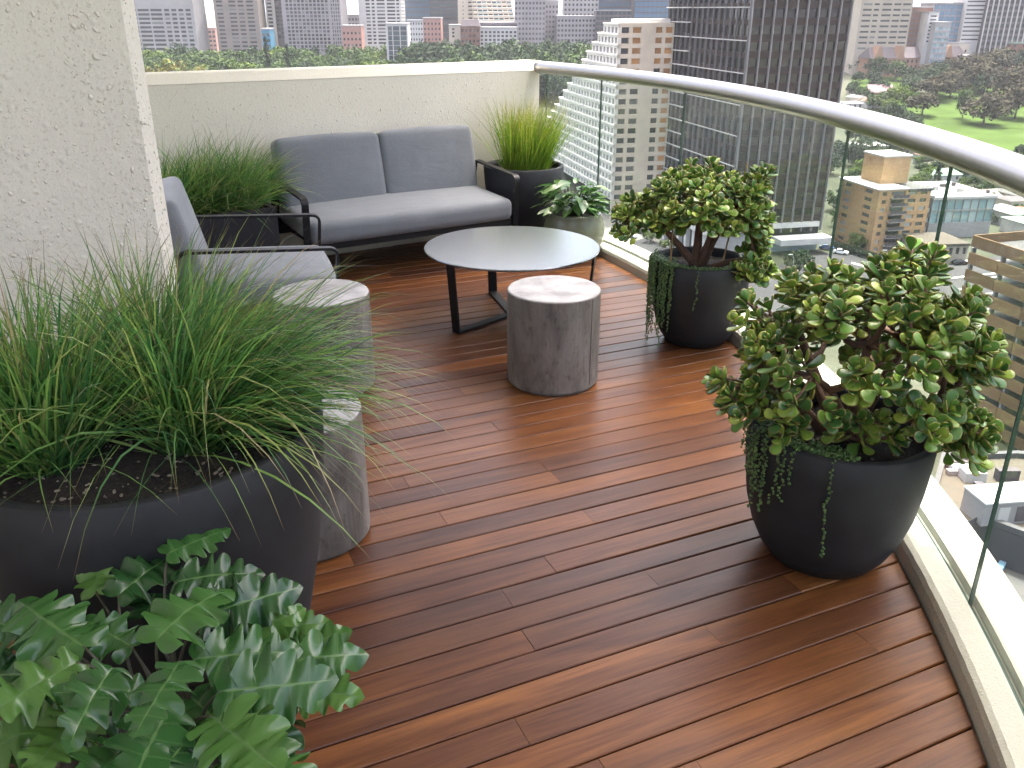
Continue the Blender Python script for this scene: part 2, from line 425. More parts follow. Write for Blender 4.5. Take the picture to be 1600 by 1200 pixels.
# ---- floor slab under the deck and slab of the balcony above
def arc_poly(r, ph0, ph1, back, n=40):
    return [arc(ph0 + (ph1 - ph0) * i / n, r, 0).xy for i in range(n + 1)] + back
mb = MB(); mb.prism(arc_poly(RG + 0.13, R(-38), PH_END + R(3), [Vector((-1.6, 9.0)), Vector((-5.2, 6.0)), Vector((-3.2, -1.4))]), -0.42, -0.045)
tag(mb.obj('balcony_floor', M['soffit']), kind='structure')
near = [arc(R(-38) + R(38.2) * i / 24, RG + 0.85, 0).xy for i in range(25)]
mid_ = [arc(R(0.3) + R(9.7) * i / 8, RG + 0.14, 0).xy for i in range(9)]
far_ = [arc(R(10.1) + R(42) * i / 30, RG + 0.50, 0).xy for i in range(31)]
mb = MB(); mb.prism(near + mid_ + far_ + [Vector((-5.6, 9.2)), Vector((-6.0, -2.0))], 4.20, 4.45)  # unseen slab; height and stepped edge shaped to steer sun and sky light
tag(mb.obj('balcony_ceiling', M['soffit']), kind='structure')

# ---- deck boards
TH = R(24.2)
DE, DN = Vector((math.cos(TH), math.sin(TH), 0)), Vector((-math.sin(TH), math.cos(TH), 0))
BP, BW, BT = 0.0975, 0.0923, 0.021
T0 = at(1200, 985.6).dot(DN)
deck_mb = MB(); deck_mb.prism(arc_poly(RG - 0.102, R(-30), PH_END - R(0.6), [wpt(-0.02, 0.01).xy, wpt(-4.6, 0.01).xy, Vector((-3.4, 0.2))]), -0.044, -0.024)
deck = tag(deck_mb.obj('deck', M['dark']), kind='structure')
known = [(822, 995), (1115, 992), (1015, 900), (917, 804), (690, 806), (632, 749), (845, 724), (770, 662), (720, 610), (1105, 625)]
kj = {}
for u, v in known:
    p = at(u, v); kj.setdefault(math.floor((p.dot(DN) - T0) / BP), []).append(p.dot(DE))
rows = range(math.floor((0.45 - T0) / BP), math.ceil((6.6 - T0) / BP))
rj = random.Random(3)
nb = 0
for r in rows:
    t0 = T0 + r * BP + 0.0026
    # DE runs slightly away from the end wall, so the far rows start at the wall instead of ending there
    den = DE.dot(WN)
    lim = [(WC - DN * (t0 + k * BW)).dot(WN) / den for k in (0, 1)]
    sl = [-3.3, -3.3]
    a = DN * t0; f = a - Vector((CC.x, CC.y, 0))
    sr = []
    for k in (0, 1):
        a = DN * (t0 + k * BW); f = a - Vector((CC.x, CC.y, 0)); b = f.dot(DE); c2 = f.dot(f) - (RG - 0.104) ** 2
        q = b * b - c2
        sr.append(-b + math.sqrt(q) if q > 0 else None)
    if None in sr: continue
    # inside the room: (p-WC).WN >= 0.012
    for k in (0, 1):
        a = DN * (t0 + k * BW); base = (a - WC).dot(WN); # base + s*den >= .012
        if den > 0: sl[k] = max(sl[k], (0.012 - base) / den)
        else: sr[k] = min(sr[k], (0.012 - base) / den)
    if min(sr) - max(sl) < 0.12: continue
    js = sorted(kj.get(r, []))
    if not js:
        s = -3.0 + rj.uniform(0.3, 2.4)
        while s < max(sr):
            js.append(s); s += rj.uniform(1.7, 3.3)
    cuts = [j for j in js if max(sl) + 0.15 < j < min(sr) - 0.15]
    ends = [(sl[0], sl[1])] + [(j, j) for j in cuts] + [(sr[0], sr[1])]
    for i in range(len(ends) - 1):
        A, B = ends[i], ends[i + 1]
        g = 0.0008
        org = DE * A[0] + DN * t0
        bv = 0.0028; prof = [(0, -BT), (0, -bv), (bv, 0), (BW - bv, 0), (BW, -bv), (BW, -BT)]
        vs = []
        for (e0, e1), sg in ((A, g), (B, -g)):
            for w, z in prof:
                vs.append((e0 + (e1 - e0) * w / BW + sg - A[0], w, z))
        fs = [(k, k + 1, k + 7, k + 6) for k in range(5)] + [(5, 0, 6, 11), (0, 5, 4, 3, 2, 1), (6, 7, 8, 9, 10, 11)]
        fs = [tuple(reversed(q)) for q in fs]
        o = ob('deck_board', mesh_of('deck_board', vs, fs, M['wood']), deck, (org.x, org.y, rj.uniform(-0.0012, 0.0006)), (0, 0, TH))
        nb += 1

# ---- kerb with the slot for the glass
prof = [(-0.100, -0.044), (-0.098, 0.045), (-0.092, 0.062), (-0.078, 0.071), (-0.020, 0.074), (-0.014, 0.073), (-0.013, 0.052), (0.013, 0.052), (0.014, 0.080), (0.022, 0.083), (0.125, 0.080), (0.145, 0.068), (0.150, 0.04), (0.150, -0.44), (0.12, -0.46), (-0.100, -0.20)]
def sweep_arc(prof, ph0, ph1, n, wob=0.0):
    vs, fs = [], []; m = len(prof)
    for i in range(n + 1):
        ph = ph0 + (ph1 - ph0) * i / n
        for j, (dr, z) in enumerate(prof):
            w = wob * (noise.noise(Vector((i * 0.55, j * 1.7, 3))) if 0 < j < 5 else 0)
            p = arc(ph, RG + dr + w, z + w * 0.6); vs.append(p)
    for i in range(n):
        for j in range(m):
            q = (j + 1) % m; fs.append((i * m + j, i * m + q, (i + 1) * m + q, (i + 1) * m + j))
    fs.append(tuple(range(m))); fs.append(tuple(n * m + j for j in reversed(range(m))))
    return vs, fs
vs, fs = sweep_arc(prof, R(-36), PH_END - R(0.2), 420, 0.0015)
me = mesh_of('kerb', vs, fs, M['kerb']); tag(ob('kerb', me), kind='structure')

# ---- end wall with sloping coping
wall = tag(empty('parapet_wall', wpt(0, 0)), 'cream rough rendered parapet wall with sloping coping behind the grey sofa', 'wall')
def wall_solid(name, prof, s0, s1, mat, n=60):
    vs, fs = [], []; m = len(prof)
    for i in range(n + 1):
        s = s0 + (s1 - s0) * i / n
        for d, z in prof: vs.append(WE * s + WN * d + Vector((0, 0, z)))
    for i in range(n):
        for j in range(m): q = (j + 1) % m; fs.append((i * m + j, i * m + q, (i + 1) * m + q, (i + 1) * m + j))
    fs.append(tuple(reversed(range(m)))); fs.append(tuple(n * m + j for j in range(m)))
    return ob(name, mesh_of(name, vs, fs, mat), wall)
wall_solid('wall_face', [(0, -0.044), (-0.20, -0.044), (-0.20, 1.180), (0, 1.180)], -4.9, 0.02, M['stucco_fine'])
wall_solid('coping', [(0.003, 1.182), (-0.202, 1.182), (-0.202, 1.232), (-0.185, 1.245), (-0.062, 1.247), (-0.048, 1.240)], -4.9, 0.022, M['stucco_fine'])
mb = MB(); mb.box(-0.02, 0.0, -0.02, 0, 0, 0.01)
rr = random.Random(11)
mb = MB()
for i in range(3600):
    s, z = rr.uniform(-4.2, -0.05), rr.uniform(0.3, 1.17)
    a = rr.uniform(0.0012, 0.0042) * (1.5 if rr.random() < 0.1 else 1)
    rot = Matrix.Rotation(WA, 3, 'Z') @ Matrix.Rotation(rr.uniform(0, 3.1), 3, 'Y')
    mb.blob(WE * s + WN * 0.0005 + Vector((0, 0, z)), a * rr.uniform(1, 2.3), a * 0.7, a, rot)
tag(mb.obj('render_spatter', M['stucco_fine'], wall, True), kind='stuff')

# ---- pillar at the left
PC = Vector((-1.2, 3.02, 0))
pil = tag(empty('rendered_pillar', PC), 'tall cream pillar with coarse splattered render and bright chamfered edge', 'pillar')
def ppt(s, d, z): return WE * s + WN * d + Vector((0, 0, z))
ch = 0.048
mb = MB(); poly = [ppt(-1.5, 0, 0).xy, ppt(-ch, 0, 0).xy, ppt(0, -ch, 0).xy, ppt(0, -0.42, 0).xy, ppt(-1.5, -0.42, 0).xy]
mb.prism(poly, -0.044, 4.198)
mb.obj('pillar_shaft', M['stucco'], pil)
mb = MB(); rr = random.Random(5)
for i in range(4200):
    s, z = rr.uniform(-1.0, -0.03), rr.uniform(0.5, 2.3)
    nz = noise.noise(Vector((s * 5, z * 5, 1)))
    if nz < rr.uniform(-0.5, 0.35): continue
    a = rr.uniform(0.0014, 0.0042) * (1.9 if rr.random() < 0.07 else 1)
    rot = Matrix.Rotation(WA, 3, 'Z') @ Matrix.Rotation(rr.gauss(0.9, 0.9), 3, 'Y')
    mb.blob(ppt(s, 0.0004, z), a * rr.uniform(1, 2.1), a * 0.7, a, rot)
for i in range(120):
    k = rr.uniform(0.05, 0.95); a = rr.uniform(0.0015, 0.004)
    mb.blob(ppt(-ch * (1 - k), -ch * k, rr.uniform(0.5, 2.3)), a, a, a * rr.uniform(1, 2))
tag(mb.obj('render_spatter', M['stucco'], pil, True), kind='stuff')

# ---- the flat's own wall at the left, running back past the camera
fw = tag(empty('apartment_wall', (-2.47, 2.2, 0)), 'cream rendered wall of the flat running back from the pillar', 'wall')
mb = MB(); mb.prism([Vector((0, 0)), Vector((-0.3, 0.1)), Vector((-0.3, -5.5)), Vector((0, -5.5))], -0.044, 4.196); mb.obj('wall_face', M['stucco_fine'], fw)

# ---- glass balustrade: panels and handrail
bal = tag(empty('glass_balustrade', arc(0, RG, 0.05)), 'curved frameless glass balustrade with thick silver handrail beside the deck', 'balustrade')
OFF = -bal.location
jn = [PH_END - R(0.9)] + [phi_of(at(u, v, 1.18)) for u, v in ((951, 120), (1067, 139), (1327, 195), (1482, 247))] + [phi_of(at(1528, 935, 0.08))]
while jn[-1] > R(-34): jn.append(jn[-1] - R(8.6))
for i in range(len(jn) - 1):
    a, b = jn[i] - 0.0004, jn[i + 1] + 0.0004
    n = 10; vs, fs, mi = [], [], []
    for k in range(n + 1):
        ph = a + (b - a) * k / n
        for dr, z in ((-0.005, 0.055), (0.005, 0.055), (0.005, 1.196), (-0.005, 1.196)): vs.append(arc(ph, RG + dr, z) + OFF)
    for k in range(n):
        for j in range(4):
            q = (j + 1) % 4; fs.append((k * 4 + j, (k + 1) * 4 + j, (k + 1) * 4 + q, k * 4 + q)); mi.append(0 if j in (1, 3) else 1)
    fs += [(0, 1, 2, 3), (n * 4 + 3, n * 4 + 2, n * 4 + 1, n * 4)]; mi += [1, 1]
    me = mesh_of('glass_panel', vs, fs, [M['glass'], M['glass_edge']]); me.polygons.foreach_set('material_index', mi)
    ob('glass_panel', me, bal)
hp = [(0.055 * math.copysign(abs(math.cos(w)) ** 0.8, math.cos(w)), 1.204 + 0.043 * math.copysign(abs(math.sin(w)) ** 0.8, math.sin(w))) for w in [2 * math.pi * k / 24 for k in range(24)]]
vs, fs = sweep_arc(hp, R(-36), PH_END - R(0.15), 160)
ob('handrail', mesh_of('handrail', [v + OFF for v in vs], [tuple(reversed(f)) for f in fs], M['steel'], True), bal)

# ================================================================== FURNITURE
def seat_unit(name, label, cat, base, ang, W, ncush, D=0.74, seat_h=0.43, back_h=0.82, group=None):
    """local frame: x along the width, y from front (0) to back (D)"""
    t = tag(empty(name, base, ang), label, cat, group)
    cw = W - 0.10
    bm = rounded_box(cw, D - 0.08, 0.145, 0.045, 0.012)
    bm_obj('seat_cushion', bm, M['fabric'], t, loc=(W / 2, 0.015 + (D - 0.08) / 2, seat_h - 0.072), rot=(R(2.5), 0, 0))
    n = ncush; w = cw / n
    for i in range(n):
        bm = rounded_box(w - 0.004, 0.15, back_h - seat_h + 0.09, 0.04, 0.014)
        bm_obj('back_cushion', bm, M['fabric'], t, loc=(0.05 + w * (i + 0.5), D - 0.14, (back_h + seat_h) / 2 - 0.045), rot=(R(-13), 0, 0))
    for x in (0.022, W - 0.022):
        mb = MB()
        path = fillet([(x, 0.06, 0.0), (x, 0.012, 0.565), (x, D - 0.14, 0.60), (x, D, 0.0)], 0.045)
        bar_sweep(mb, path, (1, 0, 0), 0.042, 0.013)
        mb.obj('arm_frame', M['black'], t)
    mb = MB()
    mb.box(0.045, W - 0.045, 0.05, 0.09, seat_h - 0.195, seat_h - 0.155)
    mb.obj('front_rail', M['black'], t)
    mb = MB(); mb.box(0.045, W - 0.045, D - 0.08, D - 0.05, seat_h - 0.205, seat_h - 0.160); mb.obj('back_rail', M['black'], t)
    for i in range(5):
        mb = MB(); x = 0.12 + (W - 0.24) * i / 4; mb.box(x - 0.02, x + 0.02, 0.092, D - 0.082, seat_h - 0.19, seat_h - 0.175); mb.obj('seat_slat', M['black'], t)
    mb = MB()
    P = [(0.045, D - 0.072, 0.24), (W - 0.045, D - 0.072, 0.24), (W - 0.045, D - 0.048, 0.24), (0.045, D - 0.048, 0.24)]
    tp = [(x, y + 0.088, 0.66) for x, y, z in P]
    mb.hexa(P + tp); mb.obj('back_panel', M['black'], t)
    return t
# sofa against the end wall
sb = wpt(-2.17, 0.80)
seat_unit('sofa', 'grey two seat outdoor sofa with black flat bar arms against the cream wall', 'sofa', sb, WA, 1.53, 2, back_h=0.84)
# armchair facing the table: its front is the local -y side
fa = R(18)
fdir, fside = Vector((math.cos(fa), math.sin(fa), 0)), Vector((-math.sin(fa), math.cos(fa), 0))
fc = Vector((-0.93, 4.37, 0))
seat_unit('armchair', 'grey cushioned armchair with black bar arms, half hidden behind the cream pillar', 'armchair', fc - fside * 0.40, fa + R(90), 0.80, 1, D=0.86)

# round table
tb = tag(empty('coffee_table', (0.0, 4.69, 0)), 'low round silver coffee table on black flat bar legs in front of the sofa', 'table')
mb = MB(); mb.lathe([(0.478, 0.388), (0.484, 0.390), (0.485, 0.396), (0.482, 0.400)], 96); mb.obj('table_top', M['table'], tb)
for k, a in enumerate((226, 106, -14)):
    a = R(a); d = Vector((math.cos(a), math.sin(a), 0)); s = Vector((-d.y, d.x, 0))
    mb = MB(); bar_sweep(mb, [d * 0.462 + Vector((0, 0, 0.387)), d * 0.43 + Vector((0, 0, 0.006))], s, 0.052, 0.012); mb.obj('leg', M['black'], tb)
    mb = MB(); bar_sweep(mb, [d * 0.437 + Vector((0, 0, 0.0075)), d * 0.020 + Vector((0, 0, 0.0075))], s, 0.05, 0.011); mb.obj('foot_bar', M['black'], tb)
mb = MB(); mb.lathe([(0.035, 0.002), (0.035, 0.0165), (0.03, 0.0185)], 16); mb.obj('hub_plate', M['black'], tb)

# concrete stools
def stool(x, y, r, h, label, seam, rz):
    t = tag(empty('concrete_stool', (x, y, 0), rz), label, 'stool', 'round concrete stools on the deck')
    mb = MB(); mb.lathe([(r - 0.012, 0.002), (r - 0.010, 0.012), (r, 0.016), (r, h - 0.006), (r - 0.002, h - 0.002)], 72); mb.obj('body', M['concrete'], t)
    mb = MB(); mb.lathe([(r - 0.0025, h - 0.0018), (r - 0.006, h + 0.0015), (r * 0.96, h + 0.002), (r * 0.5, h + 0.001), (0.01, h + 0.0005)], 72); mb.obj('top_face', M['ctop'], t)
    if seam is not None:
        mb = MB(); c, s = math.cos(seam), math.sin(seam); e = Vector((-s, c, 0)); n = Vector((c, s, 0)); O = n * (r - 0.001)
        mb.fbox(O, e, n, -0.0018, 0.0018, -0.004, 0.0022, 0.03, h - 0.008); mb.obj('mould_seam', M['seam'], t)
    return t
stool(0.19, 3.75, 0.212, 0.445, 'stained concrete drum stool standing alone in front of the coffee table', R(-40), 0.0)
stool(-0.85, 3.69, 0.212, 0.445, 'concrete drum stool in front of the armchair, overhung by grass blades', None, 2.1)
stool(-0.672, 2.452, 0.198, 0.45, 'concrete drum stool partly hidden behind the large grass pot', None, 4.0)

# ================================================================== POTS AND PLANTS
def pot(name, label, x, y, prof, mat, soil_z, soil_r, lip=0.028, chips=0, n=64, cat='plant pot', group=None):
    """prof: outer (r, z) from base to rim"""
    t = tag(empty(name, (x, y, 0)), label, cat, group)
    rim_r, rim_z = prof[-1]
    inner = [(rim_r - 0.004, rim_z + 0.004), (rim_r - lip * 0.5, rim_z + 0.006), (rim_r - lip, rim_z + 0.002), (rim_r - lip - 0.004, rim_z - 0.02), (soil_r + 0.004, soil_z - 0.03)]
    mb = MB(); mb.lathe(list(prof) + inner, n); mb.obj('pot_body', mat, t, True)
    vs, fs = [Vector((0, 0, soil_z + 0.012))], []
    rr = random.Random(len(label))
    rings, seg = 9, 40
    for i in range(1, rings + 1):
        for j in range(seg):
            w = 2 * math.pi * j / seg; q = soil_r * i / rings
            z = soil_z + 0.012 * (1 - i / rings) + (0.012 * noise.noise(Vector((q * 14 * math.cos(w), q * 14 * math.sin(w), x * 3))) if i < rings else 0)
            vs.append(Vector((q * math.cos(w), q * math.sin(w), z)))
    for j in range(seg): fs.append((0, 1 + j, 1 + (j + 1) % seg))
    for i in range(rings - 1):
        for j in range(seg): a = 1 + i * seg; q = (j + 1) % seg; fs.append((a + j, a + seg + j, a + seg + q, a + q))
    soil = ob('soil', mesh_of('soil', vs, fs, M['soil'], True), t)
    if chips:
        mb = MB()
        for i in range(chips):
            w, q = rr.uniform(0, 6.28), soil_r * 0.97 * math.sqrt(rr.random()); s = rr.uniform(0.0016, 0.005)
            mb.blob((q * math.cos(w), q * math.sin(w), soil_z + 0.012 * (1 - q / soil_r) + 0.003), s * rr.uniform(1, 2.2), s, s * 0.7, Matrix.Rotation(w * 3, 3, 'Z') @ Matrix.Rotation(rr.uniform(-0.6, 0.6), 3, 'X'))
        tag(mb.obj('soil_chips', M['perlite'], soil), kind='stuff')
    return t

def grass_plant(name, label, base, n, rb, Lr, lean=(0, 0), spread=0.55, droop=0.5, width=0.0035, mat='grass', seed=1, group=None, tipc=0.25, back=1.0, cat='grass plant', ell=(1, 1)):
    rr = random.Random(seed); vs, fs, rnd, tip = [], [], [], []
    lean = Vector((lean[0], lean[1], 0))
    for i in range(n):
        a = rr.uniform(0, 2 * math.pi); q = rb * math.sqrt(rr.random())
        b = Vector((q * math.cos(a) * ell[0], q * math.sin(a) * ell[1], -0.01))
        a2 = a + rr.gauss(0, 0.7)
        out = Vector((math.cos(a2), math.sin(a2), 0))
        tilt = abs(rr.gauss(0, spread)) * (0.35 + 0.65 * q / rb)
        L = rr.uniform(*Lr) * (1.0 if rr.random() > 0.12 else 0.6)
        d = (Vector((0, 0, 1)) + out * tilt + lean * rr.uniform(0.2, 1.2)).normalized()
        h = Vector((d.x, d.y, 0)); h = h.normalized() if h.length > 1e-4 else out
        dr = droop * rr.uniform(0.35, 1.5)
        side = Vector((-h.y, h.x, 0)); tw = rr.uniform(-0.9, 0.9)
        side = (side * math.cos(tw) + Vector((0, 0, 1)).cross(side) * 0 + d.cross(side) * math.sin(tw)).normalized()
        w = width * rr.uniform(0.6, 1.35); m = 8; k = len(vs); rv = rr.random(); tb_ = tipc if rr.random() < 0.6 else 0.05
        p = b.copy(); seg = L / (m - 1); dd = d.copy(); wob = rr.gauss(0, 0.05)
        for j in range(m):
            t = j / (m - 1)
            ww = w * (0.65 + 0.5 * math.sin(min(1, t * 1.6) * 1.57)) * (1 - t ** 2.2) + 0.0003
            vs.append(p + side * ww / 2); vs.append(p - side * ww / 2)
            rnd += [rv, rv]; tt = max(0.0, (t - 1 + tb_) / max(tb_, 1e-3)) if t > 1 - tb_ else 0.0; tip += [min(1, tt), min(1, tt)]
            dd = (dd + Vector((h.x * 0.25, h.y * 0.25, -1)) * dr * seg * 2.6 * (0.25 + t * 1.25) + side * wob).normalized()
            p = p + dd * seg
        for j in range(m - 1): c = k + 2 * j; fs.append((c, c + 1, c + 3, c + 2))
    t = tag(empty(name, base), label, cat, group)
    o = ob('blades', mesh_of('blades', vs, fs, M[mat], False, {'rnd': rnd, 'tip': tip}), t); tag(o, kind='stuff')
    mb = MB()
    for i in range(14):
        a = rr.uniform(0, 6.28); q = rb * rr.random() * 0.8
        mb.tube([(q * math.cos(a) * ell[0], q * math.sin(a) * ell[1], -0.03), (q * 1.15 * math.cos(a) * ell[0], q * 1.15 * math.sin(a) * ell[1], 0.05)], [0.006, 0.002], 5)
    tag(mb.obj('crown_base', M['petiole'], t), kind='stuff')
    return t

# large grass pot, front left
BX, BY = -0.868, 1.83
pot('large_round_pot', 'large charcoal bowl pot with long green grass in the left foreground', BX, BY,
    [(0.285, 0.0), (0.30, 0.006), (0.335, 0.14), (0.372, 0.32), (0.398, 0.50), (0.410, 0.62), (0.415, 0.716)], M['pot'], 0.655, 0.385, 0.03, 420)
GG = 'grass plants in the large left pot'
grass_plant('grass_plant', 'dark green grass tuft at the left front of the large charcoal pot', (BX - 0.17, BY - 0.10, 0.66), 950, 0.075, (0.30, 0.52), (-0.02, -0.02), 0.62, 0.80, 0.0056, seed=21, group=GG)
grass_plant('grass_plant', 'grass tuft sweeping right over the rim of the large charcoal pot', (BX + 0.12, BY + 0.0, 0.66), 1350, 0.085, (0.30, 0.66), (0.72, 0.10), 0.66, 1.25, 0.0054, seed=22, group=GG)
grass_plant('grass_plant', 'grass tuft at the back of the large charcoal pot near the pillar', (BX - 0.03, BY + 0.20, 0.66), 950, 0.090, (0.30, 0.52), (0.26, 0.06), 0.62, 0.85, 0.0052, seed=23, group=GG)

# box planter behind the armchair
bx = tag(empty('box_planter', wpt(-2.63, 0.37), WA), 'dark square sided planter box between the armchair and the sofa', 'planter')
mb = MB(); w2, d2, h2 = 0.36, 0.24, 0.50
for x0, x1, y0, y1 in ((-w2, w2, -d2, -d2 + 0.03), (-w2, w2, d2 - 0.03, d2), (-w2, -w2 + 0.03, -d2 + 0.03, d2 - 0.03), (w2 - 0.03, w2, -d2 + 0.03, d2 - 0.03)):
    mb = MB(); mb.box(x0, x1, y0, y1, 0.002, h2); mb.obj('side_panel', M['pot'], bx)
mb = MB(); mb.box(-w2 + 0.031, w2 - 0.031, -d2 + 0.031, d2 - 0.031, 0.30, 0.455); mb.obj('soil', M['soil'], bx)
GB = 'grass plants in the box planter'
for i, (s, lab) in enumerate(((-0.20, 'grass tuft in the box planter closest to the pillar'), (0.0, 'middle grass tuft in the box planter by the wall'), (0.20, 'grass tuft in the box planter drooping towards the sofa arm'))):
    b = wpt(-2.63 + s, 0.37, 0.455)
    grass_plant('grass_plant', lab, b, 700, 0.095, (0.34, 0.60), (0.42, -0.02), 0.65, 1.0, 0.0048, seed=31 + i, group=GB)

# tall pot in the corner
pot('corner_pot', 'dark round pot of tall sunlit grass in the corner by the glass', 0.085, 6.45, [(0.21, 0.0), (0.22, 0.006), (0.255, 0.2), (0.285, 0.42), (0.295, 0.555)], M['pot'], 0.515, 0.268, 0.028, 80)
grass_plant('grass_plant', 'tall yellow green grass lit by the sun in the corner pot', (0.10, 6.47, 0.52), 1500, 0.17, (0.32, 0.56), (0.26, -0.02), 0.30, 0.16, 0.0038, 'grass_sun', 41, tipc=0.35)

# ---- leaf shapes
def jade_leaf_mesh(name, L, W, T, cup, mat):
    st = [(0.0, 0.10), (0.12, 0.26), (0.32, 0.58), (0.55, 0.90), (0.75, 1.0), (0.90, 0.76), (0.97, 0.42)]
    ring = [(math.cos(a), math.sin(a)) for a in [2 * math.pi * k / 8 for k in range(8)]]
    vs, ed = [], []
    for t, w in st:
        th = T * (0.35 + 0.65 * math.sin(math.pi * min(0.95, t * 0.8 + 0.15)))
        for cx, cy in ring:
            x = W / 2 * w * cx; z = th / 2 * cy + cup * (t * t) * L + 0.10 * W * (cx * w) ** 2
            vs.append(Vector((x, L * t, z))); ed.append(min(1.0, max(0.0, (abs(cx) - 0.75) * 3.2) * (0.2 + 0.8 * t) + max(0, (t - 0.9) * 6)))
    vs += [Vector((0, 0, 0)), Vector((0, L, cup * L))]; ed += [0, 0.9]
    fs = []
    for i in range(len(st) - 1):
        for j in range(8): q = (j + 1) % 8; fs.append((i * 8 + j, i * 8 + q, (i + 1) * 8 + q, (i + 1) * 8 + j))
    e = len(st) * 8
    for j in range(8): q = (j + 1) % 8; fs.append((e, q, j)); fs.append((e + 1, (len(st) - 1) * 8 + j, (len(st) - 1) * 8 + q))
    return vs, fs, ed
JV = [jade_leaf_mesh('jade', 1.0, w, 0.19, c, None) for w, c in ((0.68, 0.14), (0.76, 0.2), (0.62, 0.08), (0.80, 0.26))]
JM = [mesh_of('jade_leaf', v, f, M['jade'], True, {'edge': e}) for v, f, e in JV]
for me in JM: pass

def frame(y, up):
    y = y.normalized(); x = y.cross(up)
    if x.length < 1e-3: x = y.cross(Vector((1, 0, 0)))
    x.normalize(); z = x.cross(y)
    return Matrix((x, y, z)).transposed()

def jade_plant(label, base, crown_c, crown_r, nheads, seed, trunks, leafL, lim, extra=()):
    rr = random.Random(seed)
    t = tag(empty('jade_plant', base), label, 'jade plant', 'jade plants in charcoal pots')
    base = Vector(base)
    limbs = []; mains = []; hubs = []
    for k, (ex, ey, ez, r0) in enumerate(trunks):
        a = Vector((rr.uniform(-0.035, 0.035), rr.uniform(-0.03, 0.03), -0.03)); e = Vector((ex, ey, ez))
        mid = a.lerp(e, 0.45) + Vector((rr.uniform(-.03, .03), rr.uniform(-.03, .03), 0.05))
        pts = [a * (1 - s) ** 2 + mid * 2 * s * (1 - s) + e * s * s for s in [i / 6 for i in range(7)]]
        limbs.append((pts, [r0 * (1 - 0.62 * i / 6) for i in range(7)]))
        mains += pts[2:]
    cc, cr = Vector(crown_c), Vector(crown_r)
    heads = []; tries = 0; md = 0.17
    while len(heads) < nheads and tries < 8000:
        tries += 1
        if tries % 1500 == 0: md *= 0.88
        d = Vector((rr.gauss(0, 1), rr.gauss(0, 1), rr.gauss(0.55, 0.75))).normalized()
        if d.z < -0.35: continue
        lump = 1 + 0.22 * noise.noise(d * 2.1 + Vector((seed, 0, 0)))
        p = cc + Vector((d.x * cr.x, d.y * cr.y, d.z * cr.z)) * rr.uniform(0.82, 1.0) * lump
        if p.z < 0.05 or any((p - o[0]).length < md for o in heads): continue
        heads.append((p, d))
    heads += [(Vector(h), Vector((h[0], h[1], 0.25)).normalized()) for h in extra]
    tips = []
    for hp_, hd in heads:
        hr = rr.uniform(0.055, 0.085); own = []
        for k in range(rr.choice((6, 7, 8, 9))):
            for tr in range(40):
                q = Vector((rr.gauss(0, 0.6), rr.gauss(0, 0.6), rr.gauss(0, 0.35))) * hr
                q -= hd * max(0, q.length - hr) * 0.5
                p = hp_ + q; wp = base + p
                over = (Vector((wp.x, wp.y)) - CC).length - lim
                if over > 0:
                    o2 = (Vector((wp.x, wp.y)) - CC).normalized() * (over + rr.uniform(0, 0.03)); p = p - Vector((o2.x, o2.y, 0))
                if p.z > 0.02 and all((p - o).length > 0.040 for o in own): own.append(p); break
        tips += own
        m0 = min(mains, key=lambda o: (o - hp_).length + max(0, o.z - hp_.z) * 0.7)
        root_ = hp_ - hd * hr * 0.9
        mid = m0.lerp(root_, 0.5) + (Vector((cc.x * 0.5, cc.y * 0.5, cc.z * 0.45)) - m0.lerp(root_, 0.5)) * 0.22
        pts = [m0 * (1 - s) ** 2 + mid * 2 * s * (1 - s) + root_ * s * s for s in [i / 5 for i in range(6)]]
        limbs.append((pts, [0.0125 - 0.0055 * i / 5 for i in range(6)])); hubs.append(root_)
    mats = []; stems = MB()
    for p in tips:
        m = min(hubs, key=lambda o: (o - p).length)
        mid = m.lerp(p, 0.5) + Vector((0, 0, -0.008))
        pts = [m * (1 - s) ** 2 + mid * 2 * s * (1 - s) + p * s * s for s in [i / 4 for i in range(5)]]
        limbs.append((pts, [0.0070 - 0.0030 * i / 4 for i in range(5)]))
        ax = (p - m).normalized() * 0.45 + (p - cc).normalized() * 0.45 + Vector((0, 0, 0.65)); ax.normalize()
        a0 = rr.uniform(0, 6.28); npair = rr.choice((4, 4, 5, 5))
        u1 = ax.cross(Vector((0.3, 0.2, 0.9))).normalized(); u2 = ax.cross(u1)
        for j in range(npair):
            f = j / (npair - 1)
            o = p - ax * 0.034 * (1 - f)
            el = 0.30 + 0.85 * f                                        # lower pairs spread, the top ones stand up
            L = leafL * rr.uniform(0.85, 1.2) * (1.12 - 0.55 * f * f)
            for sgn in (0, math.pi):
                w = a0 + j * 1.62 + sgn + rr.gauss(0, 0.12)
                rad = u1 * math.cos(w) + u2 * math.sin(w)
                dv = (rad * math.cos(el) + ax * math.sin(el) + Vector((0, 0, -0.25 * (1 - f)))).normalized()
                Mx = frame(dv, ax + rad * -0.3)
                mats.append((o + rad * 0.004, Mx, L * rr.uniform(0.9, 1.1), rr.randrange(4)))
        # a few older leaves further down the twig
        for j in range(rr.choice((0, 1, 2, 3))):
            s = rr.uniform(0.45, 0.9); q = pts[int(s * 4)]; w = rr.uniform(0, 6.28); rad = Vector((math.cos(w), math.sin(w), rr.uniform(-0.6, 0.3))).normalized()
            mats.append((q, frame(rad, Vector((0, 0, 1))), leafL * rr.uniform(0.8, 1.2), rr.randrange(4)))
    for k, (pts, rads) in enumerate(limbs[:len(trunks)]):
        mb = MB(); mb.tube(pts, rads, 9); mb.obj('branch', M['bark'], t, True)
    mb = MB()
    for pts, rads in limbs[len(trunks):]: mb.tube(pts, rads, 5)
    tag(mb.obj('twigs', M['bark'], t, True), kind='stuff')
    camv = Vector((0, 0, CAMZ))
